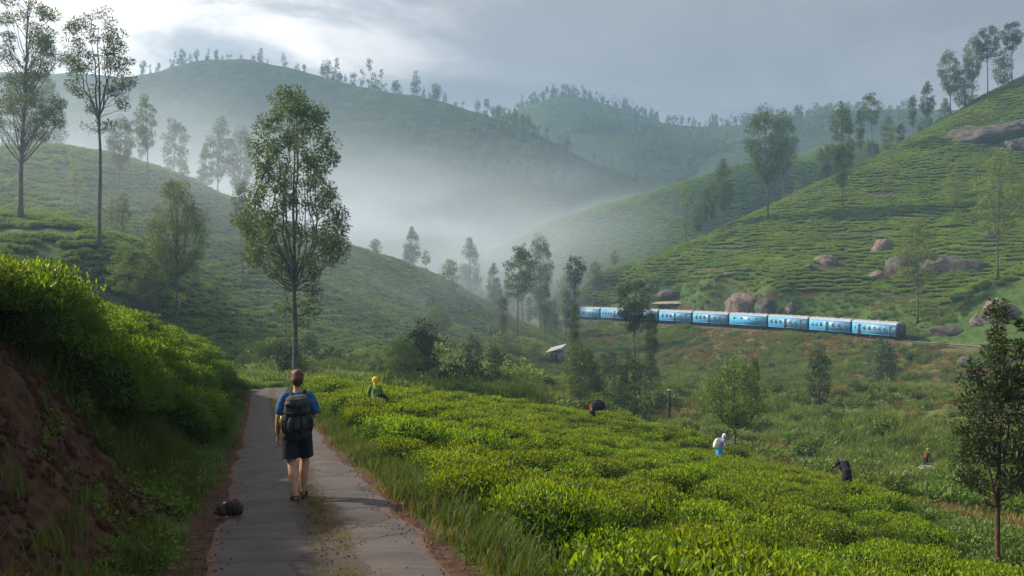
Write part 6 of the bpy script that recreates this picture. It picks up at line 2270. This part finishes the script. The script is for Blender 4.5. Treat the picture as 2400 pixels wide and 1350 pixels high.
def build_hiker():
    x, y, z = ray_hit(697, 1182, 6)
    z = float(np.interp(y, ROAD[:, 1], ROAD[:, 2])) + 0.045
    root = obj('person', None, loc=(x, y, z), rot=(0, 0, math.radians(13)), scale=0.97)
    tag(root, 'hiker in a blue T-shirt and navy shorts walking away down the lane', 'person')
    hc = (0.0, 0.035, 1.635)
    g = Geo()
    g.loft([(0, 0, 0.86, 0.150, 0.105), (0, 0, 0.96, 0.158, 0.112), (0, 0.01, 1.08, 0.145, 0.102), (0, 0.015, 1.22, 0.162, 0.108), (0, 0.01, 1.34, 0.172, 0.105),
            (0, 0.0, 1.41, 0.140, 0.080), (0, 0.0, 1.45, 0.075, 0.062)], 20)
    limb(g, [(0, 0.0, 1.42), (0, 0.015, 1.50), (0, 0.025, 1.57)], [0.062, 0.055, 0.056])
    head_shape(g, hc)
    # left arm hangs, right forearm is raised to the strap
    limb(g, [(-0.165, 0.0, 1.395), (-0.215, -0.015, 1.27), (-0.245, -0.03, 1.135), (-0.258, -0.005, 1.01), (-0.262, 0.03, 0.885)], [0.054, 0.047, 0.041, 0.039, 0.028])
    hand(g, (-0.262, 0.034, 0.875), (0.02, 0.12, -1), (0.1, 1, 0.1), (-1, 0, 0), 0.175, 0.35)
    limb(g, [(0.165, 0.0, 1.395), (0.220, -0.03, 1.27), (0.250, -0.055, 1.135), (0.225, 0.06, 1.155), (0.175, 0.165, 1.20)], [0.054, 0.047, 0.041, 0.038, 0.027])
    hand(g, (0.170, 0.172, 1.205), (-0.5, 0.35, 0.7), (-0.3, 0.2, 0.9), (0.2, 1, 0), 0.17, 0.9)
    # trailing left leg, leading right leg
    limb(g, [(-0.088, 0.0, 0.90), (-0.085, 0.0, 0.72), (-0.072, -0.015, 0.50), (-0.055, -0.085, 0.34), (-0.025, -0.155, 0.12), (-0.020, -0.165, 0.075)],
         [0.092, 0.080, 0.061, 0.067, 0.040, 0.038])
    limb(g, [(0.090, 0.01, 0.90), (0.095, 0.075, 0.71), (0.095, 0.135, 0.51), (0.088, 0.115, 0.35), (0.080, 0.125, 0.12), (0.080, 0.125, 0.07)],
         [0.092, 0.080, 0.061, 0.067, 0.040, 0.038])
    for fx, fy, tx in ((-0.022, -0.165, -0.045), (0.080, 0.125, 0.095)):
        limb(g, [(fx, fy - 0.035, 0.052), (fx + (tx - fx) * 0.5, fy + 0.07, 0.050), (tx, fy + 0.145, 0.038)], [0.036, 0.038, 0.034])
        for k in range(5):
            limb(g, [(tx - 0.028 + 0.014 * k, fy + 0.150, 0.034), (tx - 0.030 + 0.0145 * k, fy + 0.190 - 0.006 * abs(k - 2), 0.030)], [0.012, 0.010], 7)
    body = obj('body', fuse('hiker_body', g, SKIN, 0.0065, 2), root)
    eyes(body, hc, (0, 1, 0))
    hm = plain_mat('hair_light_brown', (0.040, 0.015, 0.006), (0.115, 0.047, 0.018), 60.0, 0.6, 0.4, 0.6, 0.006)
    g = Geo()
    ball(g, (0, 0.018, 1.672), (0.084, 0.096, 0.096), 20)
    ball(g, (0, -0.018, 1.625), (0.078, 0.078, 0.100), 18)
    ball(g, (0.0, 0.05, 1.725), (0.066, 0.06, 0.038), 14)
    me = fuse('hair', g, hm, 0.007, 1)
    obj('hair', wrinkle(me, 0.007, 60, 4), root)
    # T-shirt
    sh = cloth('shirt_blue', (0.016, 0.085, 0.200), (0.032, 0.125, 0.270))
    g = Geo()
    g.loft([(0, 0.0, 0.885, 0.176, 0.128), (0, 0.0, 0.97, 0.176, 0.128), (0, 0.01, 1.08, 0.166, 0.120), (0, 0.015, 1.22, 0.180, 0.124), (0, 0.01, 1.335, 0.188, 0.120),
            (0, 0.0, 1.405, 0.160, 0.095), (0, 0.0, 1.455, 0.085, 0.072)], 22)
    limb(g, [(-0.155, 0.0, 1.390), (-0.200, -0.010, 1.30), (-0.226, -0.02, 1.195)], [0.072, 0.070, 0.068])
    limb(g, [(0.155, 0.0, 1.390), (0.205, -0.022, 1.30), (0.234, -0.038, 1.195)], [0.072, 0.070, 0.068])
    obj('shirt', wrinkle(fuse('shirt', g, sh, 0.008, 1), 0.008, 14, 5), root)
    # shorts
    sm = cloth('shorts_navy', (0.010, 0.013, 0.026), (0.024, 0.029, 0.052))
    g = Geo()
    g.loft([(0, 0.0, 0.80, 0.178, 0.135), (0, 0.0, 0.90, 0.180, 0.138), (0, 0.0, 0.99, 0.166, 0.126)], 22)
    g.tube([(-0.085, 0.0, 0.86), (-0.088, 0.0, 0.72), (-0.092, -0.008, 0.555)], [0.104, 0.112, 0.122], 16)
    g.tube([(0.088, 0.015, 0.86), (0.095, 0.060, 0.72), (0.102, 0.105, 0.570)], [0.104, 0.112, 0.120], 16)
    obj('shorts', wrinkle(fuse('shorts', g, sm, 0.009, 1), 0.010, 11, 6), root)
    # sandals
    so = plain_mat('sandal_brown', (0.045, 0.028, 0.020), (0.10, 0.065, 0.045), 20, 0.8, 0.2, 0.2)
    for fx, fy, tx in ((-0.022, -0.165, -0.045), (0.080, 0.125, 0.095)):
        g = Geo()
        P = np.array([(fx, fy - 0.085), (fx + (tx - fx) * 0.3, fy), (fx + (tx - fx) * 0.7, fy + 0.10), (tx, fy + 0.205)])
        wd = [0.030, 0.042, 0.047, 0.030]
        rings = []
        for (a, b), w in zip(P, wd):
            rings.append([(a - w, b, -0.012), (a + w, b, -0.012), (a + w, b, 0.014), (a - w, b, 0.014)])
        V = np.array(rings).reshape(-1, 3)
        Fq = []
        for i in range(3):
            for j in range(4):
                Fq.append([i * 4 + j, i * 4 + (j + 1) % 4, i * 4 + 4 + (j + 1) % 4, i * 4 + 4 + j])
        Fq += [[3, 2, 1, 0], [12, 13, 14, 15]]
        g.add(V, np.array(Fq))
        g.tube([(tx - 0.045, fy + 0.06, 0.01), (tx - 0.02, fy + 0.075, 0.085), (tx + 0.02, fy + 0.075, 0.085), (tx + 0.045, fy + 0.06, 0.01)], 0.010, 6)
        g.tube([(fx - 0.035, fy - 0.03, 0.01), (fx - 0.036, fy - 0.055, 0.075), (fx, fy - 0.075, 0.085), (fx + 0.036, fy - 0.055, 0.075), (fx + 0.035, fy - 0.03, 0.01)], 0.008, 6)
        g.build('sandal', so, root)
    # the backpack is carried: a thing of its own
    pk = cloth('pack_grey_green', (0.022, 0.024, 0.027), (0.058, 0.063, 0.070), 9)
    bk = cloth('pack_black', (0.006, 0.006, 0.007), (0.018, 0.018, 0.020), 20)
    bp = obj('backpack', None, loc=(x, y, z), rot=(0, 0, math.radians(13)), scale=0.97)
    tag(bp, 'dark grey-green backpack with black straps worn by the hiker', 'backpack')
    yb = -0.225
    g = Geo()
    g.loft([(0, yb + 0.01, 0.850, 0.145, 0.070), (0, yb, 0.885, 0.178, 0.100), (0, yb, 1.00, 0.186, 0.118), (0, yb, 1.14, 0.182, 0.122), (0, yb, 1.26, 0.174, 0.115),
            (0, yb, 1.35, 0.158, 0.105), (0, yb + 0.01, 1.39, 0.12, 0.08)], 26, power=3.0)
    obj('pack_body', wrinkle(fuse('pack_body', g, pk, 0.010, 1), 0.012, 10, 7), bp)
    g = Geo()
    g.loft([(0, yb - 0.01, 1.285, 0.165, 0.118), (0, yb - 0.012, 1.33, 0.172, 0.128), (0, yb - 0.005, 1.39, 0.150, 0.115), (0, yb + 0.01, 1.43, 0.105, 0.075)], 24, power=2.8)
    obj('lid', wrinkle(fuse('lid', g, pk, 0.010, 1), 0.012, 12, 8), bp)
    g = Geo()
    g.loft([(0, yb - 0.115, 0.955, 0.110, 0.035), (0, yb - 0.125, 1.02, 0.125, 0.050), (0, yb - 0.12, 1.10, 0.120, 0.045), (0, yb - 0.11, 1.16, 0.105, 0.030)], 20, power=3)
    obj('front_pocket', wrinkle(fuse('front_pocket', g, pk, 0.009, 1), 0.008, 14, 9), bp)
    for sgn in (-1, 1):
        g = Geo()
        g.loft([(sgn * 0.165, yb + 0.01, 0.93, 0.030, 0.070), (sgn * 0.178, yb + 0.01, 1.02, 0.040, 0.082), (sgn * 0.175, yb + 0.01, 1.12, 0.034, 0.075)], 16, power=2.6)
        obj('side_pocket', wrinkle(fuse('side_pocket', g, bk, 0.009, 1), 0.006, 14, 10), bp)
        # shoulder strap over the shirt
        g = Geo()
        g.tube([(sgn * 0.045, -0.145, 1.36), (sgn * 0.075, -0.09, 1.430), (sgn * 0.098, -0.02, 1.468), (sgn * 0.108, 0.06, 1.435), (sgn * 0.115, 0.125, 1.33),
                (sgn * 0.135, 0.135, 1.20), (sgn * 0.175, 0.075, 1.06), (sgn * 0.185, -0.06, 0.99), (sgn * 0.165, -0.16, 0.96)], 0.021, 8)
        g.build('shoulder_strap', bk, bp, True)
        g = Geo()
        g.tube([(sgn * 0.155, yb + 0.06, 1.33), (sgn * 0.165, yb - 0.03, 1.20), (sgn * 0.160, yb - 0.085, 1.08), (sgn * 0.150, yb - 0.105, 0.97)], 0.011, 5)
        g.build('compression_strap', bk, bp)
    for zz, rr in ((1.225, 0.012), (1.005, 0.014)):
        th = np.linspace(math.pi * 1.0, math.pi * 2.0, 15)
        g = Geo().tube(np.stack([0.172 * np.cos(th), yb + 0.165 * np.sin(th) * (0.9), np.full(15, zz) - 0.02 * np.abs(np.sin(th))], 1), rr * 1.3, 6)
        g.build('band', bk, bp)
    for sgn in (-1, 1):
        g = Geo().tube([(sgn * 0.028, yb - 0.135, 0.93), (sgn * 0.05, yb - 0.178, 1.04), (sgn * 0.05, yb - 0.155, 1.18), (sgn * 0.045, yb - 0.14, 1.30), (sgn * 0.03, yb - 0.05, 1.405)], 0.010, 5)
        g.build('lid_strap', bk, bp)
    g = Geo().tube([(0.170, yb - 0.02, 1.0), (0.186, yb - 0.06, 0.94), (0.188, yb - 0.055, 0.86)], 0.008, 5)
    g.build('strap_tail', bk, bp)
    g = Geo()
    ball(g, (-0.105, yb - 0.105, 1.335), (0.045, 0.028, 0.030), 12)
    g.build('rolled_cord', plain_mat('cord_orange', (0.20, 0.085, 0.035), (0.30, 0.15, 0.07), 20, 0.8, 0.2, 0.3), bp, True)
    g = Geo().loft([(-0.200, yb + 0.02, 1.03, 0.024, 0.03), (-0.205, yb + 0.02, 1.10, 0.026, 0.032), (-0.200, yb + 0.02, 1.16, 0.016, 0.02)], 12)
    g.build('bottle', plain_mat('bottle_lime', (0.20, 0.26, 0.02), (0.28, 0.34, 0.04), 8, 0.4, 0.4, 0), bp, True)
    g = Geo().tube([(-0.165, -0.08, 0.965), (-0.185, 0.0, 0.955), (-0.15, 0.10, 0.95), (0, 0.15, 0.945), (0.15, 0.10, 0.95), (0.185, 0.0, 0.955), (0.165, -0.08, 0.965)], 0.018, 6)
    g.build('hip_belt', bk, bp)


def picker(u, v_waist, y0, label, face_deg, top, skirt, scarf, bend=0.35, hgt=1.55, scarf_col=None, arms='pick', Y=None, sink=0.0, extra=None):
    """a tea picker standing among the bushes, stooping forward; parts: body, headscarf, blouse, skirt"""
    if Y is None:
        x, y, z = ray_hit(u, v_waist, y0)
    else:
        x, y = (u - 1200) / FPX * Y, Y
    z = land1(x, y) - sink
    root = obj('person', None, loc=(x, y, z), rot=(0, 0, math.radians(face_deg)), scale=hgt / 1.6)
    tag(root, label, 'person')
    sb, cb = math.sin(bend), math.cos(bend)

    def up(d, fwd=0.0, sx=0.0):                    # a point d metres up the bent back from the hips
        return (sx, sb * d + fwd * cb, 0.88 + cb * d - fwd * sb)
    g = Geo()
    limb(g, [(0, 0, 0.86), up(0.18), up(0.36), up(0.47)], [0.125, 0.120, 0.130, 0.070])
    limb(g, [up(0.45), up(0.54, 0.02)], [0.05, 0.05])
    hc = np.array(up(0.64, 0.05)) if bend < 0.8 else np.array(up(0.56, 0.17))
    head_shape(g, hc)
    if arms == 'pick':
        ends = [((-0.25, sb * 0.30 + 0.12, 1.02), (-0.16, sb * 0.35 + 0.36, 0.98)), ((0.25, sb * 0.30 + 0.12, 1.02), (0.16, sb * 0.35 + 0.38, 0.99))]
    else:
        ends = [((-0.34, sb * 0.42 + 0.02, 1.00), (-0.30, sb * 0.45 + 0.24, 0.84)), ((0.34, sb * 0.42 + 0.02, 1.00), (0.30, sb * 0.45 + 0.24, 0.84))]
    for sgn, (el, wr) in zip((-1, 1), ends):
        sh = up(0.42, 0, sgn * 0.16)
        limb(g, [sh, el, wr], [0.050, 0.040, 0.027])
        d = np.array(wr) - np.array(el)
        hand(g, wr, d + np.array([0, 0, -0.15]), (-sgn, 0.1, 0.1), (0, 0, 1), 0.165, 0.6)
    for sgn in (-1, 1):
        limb(g, [(sgn * 0.08, 0, 0.86), (sgn * 0.085, 0.03, 0.47), (sgn * 0.085, 0.0, 0.08)], [0.085, 0.055, 0.035])
        limb(g, [(sgn * 0.085, -0.03, 0.045), (sgn * 0.095, 0.13, 0.03)], [0.036, 0.03])
    body = obj('body', fuse('picker_body', g, SKIN_DARK, 0.012, 2), root)
    eyes(body, hc, (0, 1, 0))
    g = Geo()
    limb(g, [(0, -0.005, 0.84), up(0.18, -0.005), up(0.35, -0.005), up(0.44)], [0.150, 0.142, 0.152, 0.085], 16)
    for sgn, (el, wr) in zip((-1, 1), ends):
        sh = np.array(up(0.42, 0, sgn * 0.155))
        e = np.array(el)
        limb(g, [sh, sh + (e - sh) * 0.5, e + (np.array(wr) - e) * (0.35 if arms != 'pick' else 0.0)], [0.078, 0.068, 0.062])
    obj('blouse', wrinkle(fuse('blouse', g, top, 0.014, 1), 0.012, 12, 12), root)
    g = Geo()
    g.loft([(0, 0.02, 0.10, 0.24, 0.21), (0, 0.015, 0.35, 0.225, 0.20), (0, 0.0, 0.65, 0.20, 0.18), (0, 0.0, 0.86, 0.175, 0.155), (0, 0.01, 0.95, 0.150, 0.130)], 20)
    obj('skirt', wrinkle(fuse('skirt', g, skirt, 0.016, 1), 0.022, 9, 13), root)
    g = Geo()
    ball(g, hc + np.array([0, -0.012, 0.022]), (0.118, 0.124, 0.132), 16)
    limb(g, [hc + np.array([0, -0.06, -0.03]), hc + np.array([0.0, -0.11, -0.16]), hc + np.array([0, -0.10, -0.24])], [0.075, 0.06, 0.035])
    obj('headscarf', wrinkle(fuse('headscarf', g, scarf, 0.011, 1), 0.008, 22, 14), root)
    return root, hc


def sack_mesh(name, mat, w, d, h, seed):
    g = Geo()
    g.loft([(0, 0, 0, w * 0.6, d * 0.6), (0, 0, h * 0.12, w * 0.95, d * 0.95), (0, 0, h * 0.45, w, d), (0, 0, h * 0.78, w * 0.85, d * 0.8), (0, 0, h * 0.93, w * 0.45, d * 0.42), (0, 0, h, w * 0.5, d * 0.45)], 18, power=2.3)
    return wrinkle(fuse(name, g, mat, 0.018, 1), 0.03, 7, seed)


def build_pickers():
    white = cloth('sack_white', (0.52, 0.50, 0.47), (0.70, 0.68, 0.66), 6)
    dark = cloth('cloth_black', (0.008, 0.007, 0.010), (0.022, 0.018, 0.026), 8)
    yellow = cloth('cloth_yellow', (0.55, 0.38, 0.045), (0.68, 0.50, 0.09), 10)
    green = cloth('cloth_green', (0.10, 0.20, 0.035), (0.20, 0.32, 0.06), 10)
    blue = cloth('cloth_sky_blue', (0.03, 0.20, 0.44), (0.08, 0.33, 0.58), 6)
    pale = cloth('cloth_pale', (0.52, 0.45, 0.50), (0.66, 0.60, 0.64), 10)
    violet = cloth('cloth_violet', (0.20, 0.18, 0.36), (0.32, 0.29, 0.48), 8)
    red = cloth('cloth_red', (0.24, 0.055, 0.035), (0.38, 0.11, 0.06), 8)
    orange = cloth('cloth_orange', (0.13, 0.040, 0.020), (0.20, 0.075, 0.035), 8)
    Y = 31.0
    r, hc = picker(880, 935, 20, 'tea picker in a yellow headscarf and green top near the lane', 12, green, dark, yellow, 0.15, 1.60, Y=Y, sink=0.32)
    s = obj('sack', sack_mesh('sack_dark', dark, 0.26, 0.18, 0.42, 21), loc=tuple(Vector(r.location) + Vector((0.14, -0.25, 0.74))), rot=(0.2, 0.5, 0))
    tag(s, 'dark sack slung on the back of the picker in yellow', 'sack')
    r, hc = picker(1686, 1078, 20, 'tea picker in a sky blue skirt and pale cap stooping to the right', -75, violet, blue, pale, 0.42, 1.55, Y=45.5, sink=-0.48)
    s = obj('sack', sack_mesh('sack_white', white, 0.19, 0.15, 0.56, 22), loc=tuple(Vector(r.location) + Vector((-0.16, 0.03, 0.78))), rot=(0, 0.22, 0))
    tag(s, 'white sack hanging on the back of the picker in the blue skirt', 'sack')
    r, hc = picker(1985, 1140, 20, 'tea picker dressed in black bending low with elbows out', 10, dark, dark, dark, 0.90, 1.60, arms='wide', Y=34.0, sink=-0.42)
    r, hc = picker(1388, 968, 20, 'tea picker with a red cloth crouching on the crest of the field', -20, red, dark, red, 0.8, 1.5, Y=51.0, sink=0.0)
    s = obj('sack', sack_mesh('sack_black', dark, 0.42, 0.34, 0.60, 23), loc=tuple(Vector(r.location) + Vector((0.34, -0.05, 0.86))))
    tag(s, 'bulging black sack carried by the picker in red on the crest', 'sack')
    x, y, z = ray_hit(2168, 1112, 36)
    r, hc = picker(2170, 1105, 36, 'person in dark clothes with an orange collar standing in the scrub', -60, orange, dark, green, 0.35, 1.45, Y=y + 0.6, sink=-0.25)
    s = obj('sack', sack_mesh('sack_lying', white, 0.22, 0.30, 1.15, 24), loc=(x - 0.55, y - 0.3, z + 0.48), rot=(0, math.radians(92), 0.12))
    tag(s, 'full white sack lying flat in front of the person in dark clothes', 'sack')


build_hiker()
build_pickers()
